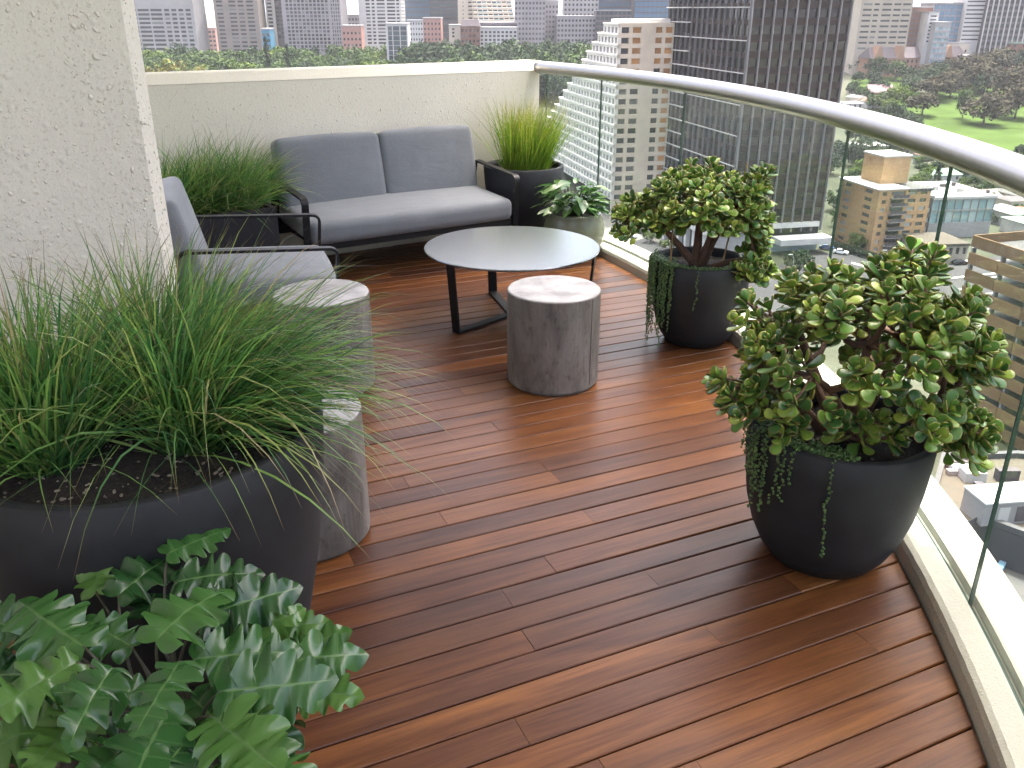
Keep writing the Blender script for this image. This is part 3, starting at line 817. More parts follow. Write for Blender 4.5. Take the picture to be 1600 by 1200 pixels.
    mats.sort(key=lambda m: (base + m[0] - camv).length - 0.25 * (m[0].z))
    for o, Mx, L, k in mats[:300]:
        q = ob('leaf', JM[k], t); q.matrix_local = Matrix.Translation(o) @ Mx.to_4x4() @ Matrix.Diagonal((L, L, L, 1))
    vs, fs, ed, rn = [], [], [], []
    for o, Mx, L, k in mats[300:]:
        v, f, e = JV[k]; b = len(vs); rv = rr.random()
        vs += [o + Mx @ (p * L) for p in v]; fs += [tuple(b + i for i in q) for q in f]; ed += e; rn += [rv] * len(v)
    if vs: tag(ob('inner_leaves', mesh_of('inner_leaves', vs, fs, M['jade_rest'], True, {'edge': ed, 'rnd': rn}), t), kind='stuff')
    return t

JP = [(0.150, 0.0), (0.168, 0.004), (0.200, 0.05), (0.228, 0.11), (0.250, 0.19), (0.263, 0.28), (0.270, 0.37), (0.2725, 0.452)]
J2 = Vector((0.995, 2.35, 0)); J1 = Vector((0.965, 4.29, 0)); k1 = 0.92
pot('jade_pot', 'charcoal bowl pot nearest the camera on the right, trailing bead strands', J2.x, J2.y, JP, M['pot'], 0.41, 0.245, 0.026, 60, group='charcoal pots holding jade plants')
pot('jade_pot', 'charcoal bowl pot with a mat of trailing beads, beside the glass behind the nearer jade', J1.x, J1.y, [(r * k1, z * 0.965) for r, z in JP], M['pot'], 0.395, 0.225, 0.024, 60, group='charcoal pots holding jade plants')
LIM = RG - 0.035
jade_plant('large spreading jade plant with sunlit red edged leaves in the near right pot', (J2.x, J2.y, 0.415), (0.07, 0.02, 0.24), (0.385, 0.35, 0.265), 31, 3,
           [(-0.28, 0.04, 0.20, 0.021), (-0.12, 0.16, 0.30, 0.025), (0.03, -0.02, 0.30, 0.028), (0.20, 0.10, 0.28, 0.023), (0.22, -0.18, 0.14, 0.022), (-0.10, -0.12, 0.20, 0.019)], 0.0455, LIM, [(0.30, -0.24, 0.10), (-0.30, -0.04, 0.14), (0.02, -0.13, 0.09), (0.36, -0.12, 0.15), (-0.25, -0.14, 0.13)])
jade_plant('smaller jade plant with a thick bare leaning trunk, farther along the glass', (J1.x, J1.y, 0.40), (0.03, 0.0, 0.30), (0.38, 0.28, 0.165), 28, 9,
           [(-0.30, -0.02, 0.28, 0.024), (-0.03, 0.08, 0.34, 0.028), (0.15, -0.05, 0.32, 0.022), (0.24, -0.16, 0.08, 0.020), (0.05, -0.10, 0.28, 0.018)], 0.049, LIM, [(0.24, -0.18, 0.08), (0.31, -0.10, 0.14), (0.20, -0.24, 0.03), (-0.40, -0.03, 0.24), (0.28, -0.04, 0.2)])

# trailing bead plants
def bead_plant(label, P, prof, rim, angs, seed, carpet, soil_z):
    rr = random.Random(seed); t = tag(empty('string_of_pearls', (P.x, P.y, soil_z)), label, 'trailing plant', 'trailing bead plants in the jade pots')
    vs, fs, rn = [], [], []; thr = MB()
    def bead(c, s):
        b = len(vs); rv = rr.random(); vv, ff = ICO[1]
        for p in vv: vs.append(Vector(c) + p * s); rn.append(rv)
        for f in ff: fs.append(tuple(b + i for i in f))
    def rad(z):
        for (r0, z0), (r1, z1) in zip(prof, prof[1:]):
            if z0 <= z <= z1: return r0 + (r1 - r0) * (z - z0) / (z1 - z0)
        return prof[0][0] if z < 0 else prof[-1][0]
    Rr, Rz = prof[-1]
    rmax = max(r for r, z in prof)
    for a, ln in angs:
        a = R(a); pts = []; q = Rr - 0.10
        while q < Rr + 0.006: pts.append(Vector((q * math.cos(a), q * math.sin(a), max(soil_z + 0.012, Rz + 0.011 - max(0, (Rr - 0.03 - q)) * 0.5)))); q += 0.008
        z = Rz + 0.004; L = 0; ww = a
        while L < ln and z > 0.012:
            ww += rr.gauss(0, 0.008); r = rmax + 0.008 + rr.gauss(0, 0.0015); pts.append(Vector((r * math.cos(ww), r * math.sin(ww), z))); z -= 0.0075; L += 0.0075
        pts = [p - Vector((0, 0, soil_z)) for p in pts]
        thr.tube(pts[::2] + [pts[-1]], 0.0008, 4)
        for p in pts:
            if rr.random() < 0.9:
                w = rr.uniform(0, 6.28); bead(p + Vector((math.cos(w) * 0.0035, math.sin(w) * 0.0035, rr.uniform(-.002, .002))), rr.uniform(0.003, 0.0052))
    for a0, a1, r0, r1, n in carpet:
        for i in range(n):
            w = R(rr.uniform(a0, a1)); q = rr.uniform(r0, r1); zz = soil_z + 0.012 + max(0, (q - (Rr - 0.075)) / 0.075) * (Rz - soil_z) + rr.uniform(0, 0.018)
            bead((q * math.cos(w), q * math.sin(w), zz - soil_z), rr.uniform(0.0034, 0.0056))
    tag(ob('beads', mesh_of('beads', vs, fs, M['pearl'], True, {'rnd': rn}), t), kind='stuff')
    tag(thr.obj('threads', M['petiole'], t), kind='stuff')
rr = random.Random(2)
bead_plant('bead strands trailing over the left rim of the near right pot', J2, JP, 0, [(rr.uniform(176, 205), rr.uniform(0.10, 0.25)) for i in range(11)] + [(214, 0.20), (217, 0.17), (224, 0.10), (247, 0.31)], 4, [(165, 262, 0.13, 0.262, 620)], 0.41)
bead_plant('dense curtain of bead strands hanging down the left side of the farther jade pot', J1, [(r * k1, z * 0.965) for r, z in JP], 0, [(rr.uniform(165, 228), abs(rr.gauss(0.20, 0.09)) + 0.05) for i in range(44)] + [(256, 0.20)], 5, [(150, 300, 0.12, 0.245, 800)], 0.395)
for P, z, (dx, dy), L, tilt, lab in ((J2, 0.41, (0.10, -0.13), 0.26, (0.35, -0.1), 'bamboo stake leaning among the leaves of the near jade'), (J2, 0.41, (-0.13, -0.04), 0.24, (-0.22, 0.1), 'thin stake at the left of the near jade pot'), (J1, 0.395, (-0.16, -0.02), 0.24, (0.0, 0.03), 'thin upright stake at the left of the farther jade pot'), (J1, 0.395, (0.10, 0.0), 0.52, (0.16, 0.0), 'pale stake poking out of the top of the farther jade')):
    mb = MB(); mb.tube([(0, 0, -0.04), (tilt[0] * L, tilt[1] * L, L)], [0.0048, 0.004], 7)
    tag(mb.obj('plant_stake', M['stake'], loc=(P.x + dx, P.y + dy, z)), lab, 'stake', 'stakes in the jade pots')

# ---- lobed philodendron in the front left
def lobed_leaf(seed, L=1.0):
    """oblong leaf cut into forward pointing lobes, pale midrib and side veins"""
    rr = random.Random(seed); vs, fs, ve = [], [], []
    bend = rr.uniform(0.15, 0.55); curl = rr.uniform(-0.12, 0.12); fold = rr.uniform(-0.10, 0.14)
    def surf(x, y):
        return Vector((x + curl * y * y, y, -bend * y * y * 0.55 + 0.12 * y + fold * abs(x) - 0.55 * x * x + 0.055 * math.sin(y * 19 + 4 * x) * min(1, abs(x) * 4) + 0.03 * math.sin(y * 41 + 9 * x) * min(1, abs(x) * 3)))
    for side in (-1, 1):
        W = [w * rr.uniform(0.9, 1.1) for w in (0.24, 0.33, 0.345, 0.30, 0.225)]; Y = [y + rr.uniform(-.02, .02) for y in (-0.05, 0.12, 0.31, 0.50, 0.67)]
        ct = [(0.0, -0.02), (0.10, -0.07)]
        for w, y in zip(W, Y):
            k = rr.uniform(0.48, 0.64)
            ct += [(w * 0.90, y + 0.035), (w, y + 0.085), (w * 0.90, y + 0.118), (w * k, y + 0.122), (w * k * 0.96, y + 0.14)]
        ct += [(0.135, 0.86), (0.085, 0.94), (0.0, 1.0)]
        out = []
        for i in range(len(ct) - 1):
            p0, p1, p2, p3 = ct[max(0, i - 1)], ct[i], ct[i + 1], ct[min(len(ct) - 1, i + 2)]
            for j in range(3):
                t = j / 3; f = lambda a, b_, c, d: 0.5 * (2 * b_ + (c - a) * t + (2 * a - 5 * b_ + 4 * c - d) * t * t + (3 * b_ - a - 3 * c + d) * t ** 3)
                out.append((max(0.0, f(p0[0], p1[0], p2[0], p3[0])), f(p0[1], p1[1], p2[1], p3[1])))
        out.append(ct[-1]); n = len(out); b0 = len(vs); Q = (0.0, 0.03, 0.065, 0.35, 0.7, 0.965, 1.0)
        for i, (x, y) in enumerate(out):
            ym = max(0.0, min(1.0, (i / (n - 1)) * 0.92 if i < n - 1 else 1.0))
            lat = 1.0 if (i - 6) % 15 == 4 and 6 <= i < n - 9 else 0.0
            for q in Q:
                vs.append(surf(side * x * q, ym + (y - ym) * q) * L)
                ve.append(0.9 if q <= 0.03 else (0.42 * lat * (1 - 0.6 * q) if q < 0.9 else (0.45 if q == 1.0 else 0.0)))
        m = len(Q)
        for i in range(n - 1):
            for q in range(m - 1):
                a = b0 + i * m + q; c = a + m
                fs.append((a, a + 1, c + 1, c) if side > 0 else (a + 1, a, c, c + 1))
    return mesh_of('lobed_leaf', vs, fs, M['phil'], True, {'vein': ve})
PX, PY = -0.60, 1.22
pot('brown_pot', 'low brown pot under the lobed leaf plant at the bottom left', PX - 0.03, PY, [(0.15, 0.0), (0.16, 0.005), (0.19, 0.12), (0.205, 0.25), (0.208, 0.335)], M['brownpot'], 0.305, 0.185, 0.02, 60)
ph = tag(empty('lobed_leaf_plant', (PX, PY, 0.30)), 'philodendron with glossy deeply lobed green leaves at the bottom left', 'leafy plant')
LM = [lobed_leaf(100 + i) for i in range(8)]
# leaf tips aimed at where the leaves stand in the photograph's corner: (u, v of the leaf base, height, heading in degrees, length)
spots = [(150, 925, 0.56, 112, .125), (185, 930, 0.58, 62, .15), (262, 865, 0.62, 58, .12), (275, 910, 0.60, 20, .14), (245, 1000, 0.62, 62, .16), (310, 965, 0.56, 18, .17),
         (130, 1010, 0.58, 160, .19), (205, 1010, 0.57, 150, .12), (120, 1035, 0.58, 245, .15), (175, 1045, 0.60, 265, .13), (280, 1035, 0.62, 262, .14), (305, 1030, 0.56, 10, .16),
         (400, 985, 0.46, 8, .13), (345, 1080, 0.55, 2, .17), (395, 1050, 0.50, 5, .18), (440, 1075, 0.46, -12, .14), (330, 1120, 0.52, -42, .19), (260, 1115, 0.52, 265, .17), (120, 1115, 0.50, 285, .15), (110, 1120, 0.46, 215, .19),
         (420, 1100, 0.40, -60, .14), (190, 1170, 0.48, 262, .13), (285, 1165, 0.50, 250, .14), (50, 985, 0.52, 165, .15), (20, 1085, 0.44, 200, .13), (360, 1005, 0.50, 30, .14), (230, 960, 0.5, 95, .13),
         (400, 1165, 0.40, -50, .17), (60, 1200, 0.42, 250, .16), (330, 1200, 0.46, 280, .16), (215, 1080, 0.56, 190, .12),
         (300, 1090, 0.48, 320, .17), (170, 1110, 0.46, 200, .16), (90, 1060, 0.46, 180, .16), (420, 1030, 0.42, 15, .15)]
rr = random.Random(8)
for i, (u, v, z, hd, L) in enumerate(spots):
    p = at(u, v, z) - ph.location; a = R(hd + rr.uniform(-10, 10))
    d = Vector((math.cos(a), math.sin(a), rr.uniform(-0.15, 0.25))).normalized()
    up = Vector((rr.uniform(-0.2, 0.45), -0.55 + rr.uniform(-0.3, 0.25), 1)).normalized()
    q = ob('leaf', LM[i % 8], ph); q.matrix_local = Matrix.Translation(p) @ frame(d, up).to_4x4() @ Matrix.Diagonal((L * 1.16 * rr.uniform(0.9, 1.1), L * 1.14, L * 1.14 * rr.uniform(0.6, 1.7), 1))
    mb = MB(); root = Vector((rr.uniform(-.05, .05), rr.uniform(-.05, .05), -0.01)); mid = root.lerp(p, 0.55) + Vector((0, 0, 0.05)) - d * 0.04
    mb.tube([root * (1 - s) ** 2 + mid * 2 * s * (1 - s) + p * s * s for s in [k / 7 for k in range(8)]], [0.0042 - 0.0018 * k / 7 for k in range(8)], 6); st = mb.obj('leaf_stalk', M['petiole'], q, True); st.matrix_parent_inverse = q.matrix_basis.inverted()

# ---- glazed pot with a leafy plant
pot('glazed_pot', 'round olive green glazed ceramic pot between the table and the glass', 0.43, 5.97, [(0.125, 0.0), (0.14, 0.004), (0.185, 0.06), (0.213, 0.13), (0.216, 0.20), (0.200, 0.27), (0.188, 0.298), (0.190, 0.312)], M['ceramic'], 0.28, 0.165, 0.02, 0)
def simple_leaf(seed):
    rr = random.Random(seed); n = 10; vs, fs, ve = [], [], []; bend = rr.uniform(0.3, 0.7); fold = rr.uniform(0.1, 0.35); tw = rr.uniform(-.3, .3)
    for i in range(n + 1):
        t = i / n; w = 0.21 * math.sin(math.pi * t ** 0.8) ** 0.9 + 0.004
        for q in (-1, -0.5, 0, 0.5, 1):
            vs.append(Vector((q * w + tw * t * t * 0.2, t, -bend * t * t * 0.5 + 0.12 * t + fold * abs(q) * w + 0.012 * math.sin(t * 14 + q * 3)))); ve.append(0.8 if q == 0 else 0.0)
    for i in range(n):
        for q in range(4): a = i * 5 + q; fs.append((a, a + 1, a + 6, a + 5))
    return mesh_of('leaf', vs, fs, M['broad'], True, {'vein': ve})
SL = [simple_leaf(i) for i in range(6)]
lp = tag(empty('leafy_plant', (0.43, 5.97, 0.285)), 'bushy bright green broad leaf plant in the glazed ceramic pot', 'leafy plant')
rr = random.Random(14)
for i in range(95):
    a = rr.uniform(0, 6.28); el = rr.uniform(0.15, 1.35); q = rr.uniform(0.10, 0.26)
    d0 = Vector((math.cos(a) * math.cos(el), math.sin(a) * math.cos(el), math.sin(el)))
    p = Vector((d0.x * q * 0.9, d0.y * q * 0.9, 0.03 + d0.z * q * 0.85)); L = rr.uniform(0.10, 0.165)
    wp = lp.location + p
    if (Vector((wp.x, wp.y)) - CC).length > RG - 0.14: continue
    d = (Vector((math.cos(a), math.sin(a), rr.uniform(-0.5, 0.5)))).normalized()
    k = ob('leaf', SL[i % 6], lp); k.matrix_local = Matrix.Translation(p) @ frame(d, Vector((rr.uniform(-.4, .4), rr.uniform(-.4, .4), 1))).to_4x4() @ Matrix.Diagonal((L, L, L, 1))
    mb = MB(); mb.tube([(p.x * 0.15, p.y * 0.15, -0.01), (p.x * 0.6, p.y * 0.6, p.z * 0.6), p], [0.003, 0.0025, 0.0018], 5); st = mb.obj('leaf_stalk', M['petiole'], k); st.matrix_parent_inverse = k.matrix_basis.inverted()

# ================================================================== THE CITY BELOW
GY = R(13)
RE, LE = Vector((math.cos(GY), math.sin(GY), 0)), Vector((-math.sin(GY), math.cos(GY), 0))   # street grid: along right-hand faces, along left-hand faces (away)
M['ground'] = mat_plain('city_ground', (0.050, 0.055, 0.040), 0.9, 0, 0.4, 0.03, spec=0.0)
M['lawn'] = mat_plain('park_lawn', (0.030, 0.050, 0.014), 0.9, 0, 0.35, 0.05, spec=0.0)
M['asphalt'] = mat_plain('street_asphalt', (0.04, 0.04, 0.042), 0.85, 0, 0.2, 0.1, spec=0.1)
M['paving'] = mat_plain('pale_paving', (0.15, 0.146, 0.138), 0.85, 0, 0.15, 0.2, spec=0.05)
M['paint'] = mat_plain('road_paint', (0.7, 0.7, 0.68), 0.7)
def C_(name, col, **k): M[name] = mat_plain(name, tuple(c * 0.60 for c in col), k.pop('rough', 0.75), 0, k.pop('var', 0.10), k.pop('scale', 0.15), spec=k.pop('spec', 0.1), **k)
C_('conc_grey', (0.42, 0.415, 0.42)); C_('conc_brown', (0.31, 0.275, 0.25)); C_('conc_white', (0.66, 0.66, 0.65)); C_('conc_mauve', (0.36, 0.34, 0.355)); C_('conc_beige', (0.47, 0.425, 0.35))
C_('pink', (0.50, 0.29, 0.245)); C_('cream', (0.70, 0.63, 0.52)); C_('hotel', (0.98, 0.95, 0.88)); C_('hotel_shaded', (0.86, 0.74, 0.60)); C_('redbrick', (0.26, 0.14, 0.105)); C_('sandstone', (0.40, 0.25, 0.165)); C_('slate', (0.13, 0.115, 0.125)); C_('copper', (0.30, 0.44, 0.34))
C_('orange_brick', (0.66, 0.42, 0.22), var=0.16, scale=1.2); C_('tan_panel', (0.24, 0.155, 0.085), var=0.14, scale=0.4, rnd=0.15); C_('white_roof', (0.72, 0.72, 0.70)); C_('grey_roof', (0.11, 0.11, 0.11)); C_('roof_wall', (0.12, 0.12, 0.125)); C_('tan_roof', (0.115, 0.10, 0.08), var=0.08)
C_('blue_paint', (0.16, 0.30, 0.42)); C_('teal', (0.16, 0.30, 0.31)); C_('purple_roof', (0.22, 0.15, 0.16), var=0.2, scale=0.6)
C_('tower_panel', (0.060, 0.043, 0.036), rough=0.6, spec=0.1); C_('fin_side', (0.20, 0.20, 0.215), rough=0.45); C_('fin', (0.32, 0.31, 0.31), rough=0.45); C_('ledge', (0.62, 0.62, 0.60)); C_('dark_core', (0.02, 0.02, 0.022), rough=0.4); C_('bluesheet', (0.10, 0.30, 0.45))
M['win'] = mat_window('office_window', (0.018, 0.02, 0.024), (0.12, 0.125, 0.13), 0.82)
M['win_hotel'] = mat_window('hotel_window', (0.045, 0.045, 0.048), (0.16, 0.155, 0.14), 0.75)
M['blind'] = mat_plain('orange_blind', (0.46, 0.23, 0.085), 0.7, 0, 0.12, 0.3, rnd=0.2)
M['win_tower'] = mat_window('smoked_tower_glass', (0.009, 0.008, 0.008), (0.022, 0.018, 0.016), 0.8, 0.06, 0.8)
M['win_flat'] = mat_window('flat_window', (0.05, 0.055, 0.055), (0.32, 0.33, 0.32), 0.6, 0.2)
M['glass_blue'] = mat_window('blue_curtain_wall', (0.04, 0.085, 0.14), (0.10, 0.19, 0.27), 0.6, 0.12)
M['glass_dark'] = mat_window('dark_curtain_wall', (0.02, 0.032, 0.045), (0.045, 0.065, 0.08), 0.7, 0.1)
M['glass_pale'] = mat_window('pale_curtain_wall', (0.14, 0.22, 0.24), (0.30, 0.38, 0.40), 0.6, 0.15)

# ---- terrain, lawn and streets
mb_v, mb_f = [], []
xs = [-9000, -3000, -1200, -600, -300, -100, 0, 100, 200, 300, 450, 600, 900, 1500, 3000, 9000]
ys = [-3000, -600, 0, 150, 320, 420, 520, 620, 720, 1000, 2000, 5000, 14000]
for y in ys:
    for x in xs: mb_v.append((x, y, terrain(x, y)))
for i in range(len(ys) - 1):
    for j in range(len(xs) - 1): a = i * len(xs) + j; mb_f.append((a, a + 1, a + len(xs) + 1, a + len(xs)))
tag(ob('ground', mesh_of('ground', mb_v, mb_f, M['ground'])), kind='structure')
def sheet(name, pix, mat, lift=0.05, z=None):
    """a flat patch on the terrain given by its outline"""
    P = [gp(u, v) for u, v in pix]
    c = sum(P, Vector()) / len(P)
    bm = bmesh.new(); f = bm.faces.new([bm.verts.new(p) for p in P])
    bmesh.ops.triangulate(bm, faces=[f]); bmesh.ops.subdivide_edges(bm, edges=bm.edges, cuts=5, use_grid_fill=True)
    for v in bm.verts: v.co.z = terrain(v.co.x, v.co.y) + lift
    bmesh.ops.recalc_face_normals(bm, faces=bm.faces)
    if sum(f.normal.z for f in bm.faces) < 0: bmesh.ops.reverse_faces(bm, faces=bm.faces)
    return tag(bm_obj(name, bm, mat, smooth=False), kind='structure')
sheet('lawn', [(1400, 175), (1440, 150), (1520, 128), (1760, 128), (1760, 262), (1560, 236), (1440, 205)], M['lawn'], 0.15)
sheet('lawn', [(1330, 120), (1420, 118), (1440, 150), (1400, 175), (1330, 172)], M['lawn'], 0.10)
sheet('road', [(1190, 420), (1290, 396), (1360, 400), (1420, 425), (1560, 400), (1620, 420), (1620, 480), (1480, 470), (1240, 520), (1140, 470)], M['asphalt'], 0.06)
sheet('pavement', [(930, 335), (985, 330), (1060, 360), (1130, 420), (1040, 440), (930, 400)], M['paving'], 0.08)
sheet('road', [(968, 385), (1010, 372), (1080, 405), (1120, 440), (1060, 450)], M['asphalt'], 0.14)

# ---- window and facade makers
UNIT = MB(); UNIT.box(-0.5, 0.5, -0.5, 0.5, 0, 1)
PANE = {}
def pane_mesh(mat, name):
    if (mat, name) not in PANE: PANE[(mat, name)] = mesh_of(name, UNIT.v, UNIT.f, M[mat])
    return PANE[(mat, name)]
count = {}
def facade(root, O, e, n, W, cols, rows, wall_mb, win='win', rec=0.4, objects=True, z0=None, z1=None, name='window', alt=None, rest=None, s_from=0.0):
    """wall lattice (bands and piers) in front of recessed panes; O is the wall's lower left corner, cols (s0, s1), rows (z0, z1)"""
    rows = sorted(rows); cols = sorted(cols)
    zb = [z0] + [z for r in rows for z in r] + [z1]
    for i in range(0, len(zb), 2):
        if zb[i + 1] - zb[i] > 0.02: wall_mb.fbox(O, e, n, s_from, W, -rec, 0, zb[i], zb[i + 1])
    sb = [s_from] + [s for c in cols for s in c] + [W]
    for ra, rb_ in rows:
        for i in range(0, len(sb), 2):
            if sb[i + 1] - sb[i] > 0.02: wall_mb.fbox(O, e, n, sb[i], sb[i + 1], -rec, -0.01, ra, rb_)
    ang = math.atan2(e.y, e.x)
    for ri, (ra, rb_) in enumerate(rows):
        for ci, (sa, sc) in enumerate(cols):
            mname = alt(ri, ci) if alt else win
            if objects and count.get((root.name, name), 0) < 300:
                count[(root.name, name)] = count.get((root.name, name), 0) + 1
                p = O + e * (sa + sc) / 2 + n * (-rec + 0.05) - root.location
                ob(name, pane_mesh(mname, name), root, (p.x, p.y, ra - root.location.z - 0.02), (0, 0, ang), (sc - sa + 0.04, 0.12, rb_ - ra + 0.04))
            elif rest is not None:
                rest.setdefault(mname, MB()).fbox(O, e, n, sa - 0.02, sc + 0.02, -rec - 0.02, -rec + 0.11, ra - 0.02, rb_ + 0.02)
def local(mb, root):
    mb.v = [v - root.location for v in mb.v]; return mb
def grid_rows(z0, z1, pitch, frac, skip_top=0.0):
    out = []; z = z0
    while z + pitch * frac < z1 - skip_top: out.append((z + pitch * (1 - frac) * 0.6, z + pitch * (1 - frac) * 0.6 + pitch * frac)); z += pitch
    return out
def even(W, n, frac, a=0.0, b=None):
    b = W if b is None else b; p = (b - a) / n
    return [(a + p * (i + 0.5 - frac / 2), a + p * (i + 0.5 + frac / 2)) for i in range(n)]
def building(label, uL, uR, Y, ztop, depth, wall, win='win', cols=None, rows=None, pitch=3.7, frac=0.5, ncol=8, cfrac=0.7, yaw=0.0, objects=True, side=None, zbot=None, name='office_building', roof='conc_grey', cat='building', vtop=None, group='buildings of the distant skyline', rec=0.5, parapet=0.8, vrows=None, ncols_side=4, wname='window'):
    """front wall between the sight lines uL and uR at distance Y"""
    z0 = terrain(0, Y) if zbot is None else zbot
    if vtop is not None: ztop = pt((uL + uR) / 2, vtop, Y).z
    zm = (max(z0, -38) + min(ztop, 15)) / 2
    A = Vector((pt(uL, 60, Y).x, Y, 0)); e = Vector((math.cos(yaw), math.sin(yaw), 0)); n = Vector((e.y, -e.x, 0))
    A = pt(uL, proj(Vector((A.x, Y, zm)))[1], Y); A = Vector((A.x, Y, 0))
    W = solve_len(A, e, uR, zm)
    root = tag(empty(name, (A.x, A.y, z0)), label, cat, group)
    wm, rest = MB(), {}
    cols = cols(W) if cols else even(W, ncol, cfrac)
    rows = rows if rows else grid_rows(z0 + 1.5, ztop - 1.0, pitch, frac)
    if vrows: rows = [(pt(uL, vb, Y).z, pt(uL, va, Y).z) for va, vb in vrows]
    rows = [r for r in rows if r[1] < ztop - 0.3 and r[0] > z0 + 0.3]
    facade(root, A, e, n, W, cols, rows, wm, win, rec, objects, z0, ztop, wname, None, rest)
    lat = 0.0
    if side:
        sd = -1 if side == 'L' else 1
        if side == 'L': O2, e2 = A - n * depth, n
        else: O2, e2 = A + e * W - n * rec, -n
        n2 = Vector((e2.y, -e2.x, 0))
        Wd = depth - rec
        facade(root, O2, e2, n2, Wd, even(Wd, ncols_side, cfrac), rows, wm, win, rec, False, z0, ztop, wname, None, rest)
    s0 = rec if side == 'L' else 0.0; s1 = W - rec if side == 'R' else W
    wm.fbox(A, e, n, s0, s1, -depth, -rec, z0, ztop - 0.02)
    local(wm, root).obj('wall', M[wall], root)
    for k, r_ in rest.items(): tag(local(r_, root).obj('window_rows', M[k], root), kind='stuff')
    if parapet:
        rm = MB(); rm.fbox(A, e, n, -0.25, W + 0.25, -depth - 0.25, 0.25, ztop, ztop + parapet); local(rm, root).obj('roof', M[roof], root)
    return root, A, e, n, W, z0, ztop

# ---- distant skyline, left to right
vr = lambda v0, p, n, h: [(v0 + p * i, v0 + p * i + h) for i in range(n)]
def colsA(W): return [(W * a, W * b) for a, b in ((0.03, 0.19), (0.21, 0.37), (0.39, 0.55), (0.585, 0.655), (0.685, 0.755), (0.785, 0.855), (0.885, 0.955))]
building('light grey concrete office slab with long window strips beside the pillar', 196, 306, 720, 34, 28, 'conc_grey', cols=colsA, vrows=vr(14, 6.75, 11, 3.6), name='office_slab')
building('tall brown concrete tower with paired windows left of the slim white tower', 338, 406, 735, 75, 30, 'conc_brown', cols=lambda W: [(W * a, W * b) for a, b in ((0.06, 0.20), (0.34, 0.50), (0.55, 0.68), (0.74, 0.90))], vrows=vr(-18, 6.35, 16, 2.9), side='L', yaw=R(4), name='office_tower')
building('slim white tower with a dark stacked window column', 418, 430, 760, 60, 20, 'conc_white', cols=lambda W: [(W * 0.2, W * 0.8)], vrows=vr(-8, 5.9, 13, 3.4), name='slim_tower')
building('narrow dark slate tower behind the grid fronted office', 430, 446, 765, 60, 20, 'slate', cols=lambda W: [(W * 0.15, W * 0.5), (W * 0.6, W * 0.9)], vrows=vr(-8, 6.4, 11, 3.2), name='slim_tower')
building('blue sheeted building seen between two towers above the trees', 411, 424, 700, 0, 14, 'bluesheet', vtop=46, ncol=2, pitch=4, name='sheeted_building')
r_, A_, e_, n_, W_, z0_, zt_ = building('broad grey office with square windows low down and a shimmering glass front above', 443, 534, 725, 45, 30, 'conc_mauve', cols=lambda W: even(W, 11, 0.68, W * 0.06, W * 0.80) + even(W, 4, 0.55, W * 0.83, W * 0.985), vrows=vr(-12, 5.9, 16, 3.9), name='grid_office')
building('low mauve block between the grid office and the white tower', 530, 566, 820, 0, 20, 'conc_mauve', vtop=24, ncol=7, pitch=4, objects=False, name='low_block')
building('small salmon pink building above the left tree belt', 536, 566, 700, 0, 14, 'pink', vtop=41, ncol=5, pitch=4.2, cfrac=0.5, frac=0.4, name='pink_building')
building('low pink roofed block in the gap between two left towers', 309, 338, 900, 0, 20, 'pink', vtop=44, ncol=5, pitch=4.0, objects=False, name='low_block')
building('tall pale tower with grouped window bands left of the dark glass block', 562, 628, 750, 70, 26, 'conc_white', cols=lambda W: [(W * a, W * b) for a, b in ((0.17, 0.27), (0.31, 0.38), (0.43, 0.62), (0.67, 0.86), (0.89, 0.96))], vrows=vr(-12, 5.55, 15, 2.9), side='R', name='pale_tower')
building('dark glass block with white vertical strips above the parapet wall', 604, 638, 640, 0, 18, 'conc_white', 'glass_dark', cols=lambda W: [(W * 0.10, W * 0.29), (W * 0.33, W * 0.63), (W * 0.67, W * 0.95)], vtop=38, vrows=vr(41, 7.6, 8, 7.0), name='dark_glass_block', rec=0.3)
building('white apartment block with blue grey windows beside the salmon pink block', 637, 662, 690, 0, 16, 'conc_white', vtop=33, ncol=6, pitch=3.6, cfrac=0.5, frac=0.42, name='white_block')
building('salmon pink block with small square windows left of the blue towers', 662, 690, 690, 0, 16, 'pink', vtop=29, ncol=5, pitch=3.6, cfrac=0.45, frac=0.42, name='pink_block')
building('dark blue glass tower with a pale crown panel behind the pink block', 634, 672, 820, 60, 25, 'slate', 'glass_blue', ncol=6, pitch=4.0, cfrac=0.92, frac=0.8, objects=False, name='glass_tower', rec=0.3)
building('greenish dark glass tower with horizontal floor lines', 672, 716, 800, 60, 25, 'slate', 'glass_dark', ncol=5, pitch=4.0, cfrac=0.96, frac=0.72, objects=False, name='glass_tower', rec=0.3)
building('cream slab with one dark vertical slot rising above the trees', 716, 742, 780, 50, 18, 'cream', cols=lambda W: [(W * 0.28, W * 0.34), (W * 0.62, W * 0.86)], vrows=vr(-10, 6.2, 9, 2.4), name='cream_slab', wname='window')
building('small cream block with three windows in front of the cream slab', 702, 722, 690, 0, 14, 'cream', vtop=40, cols=lambda W: [(W * 0.25, W * 0.42)], vrows=vr(44, 5.6, 3, 3), name='cream_block')
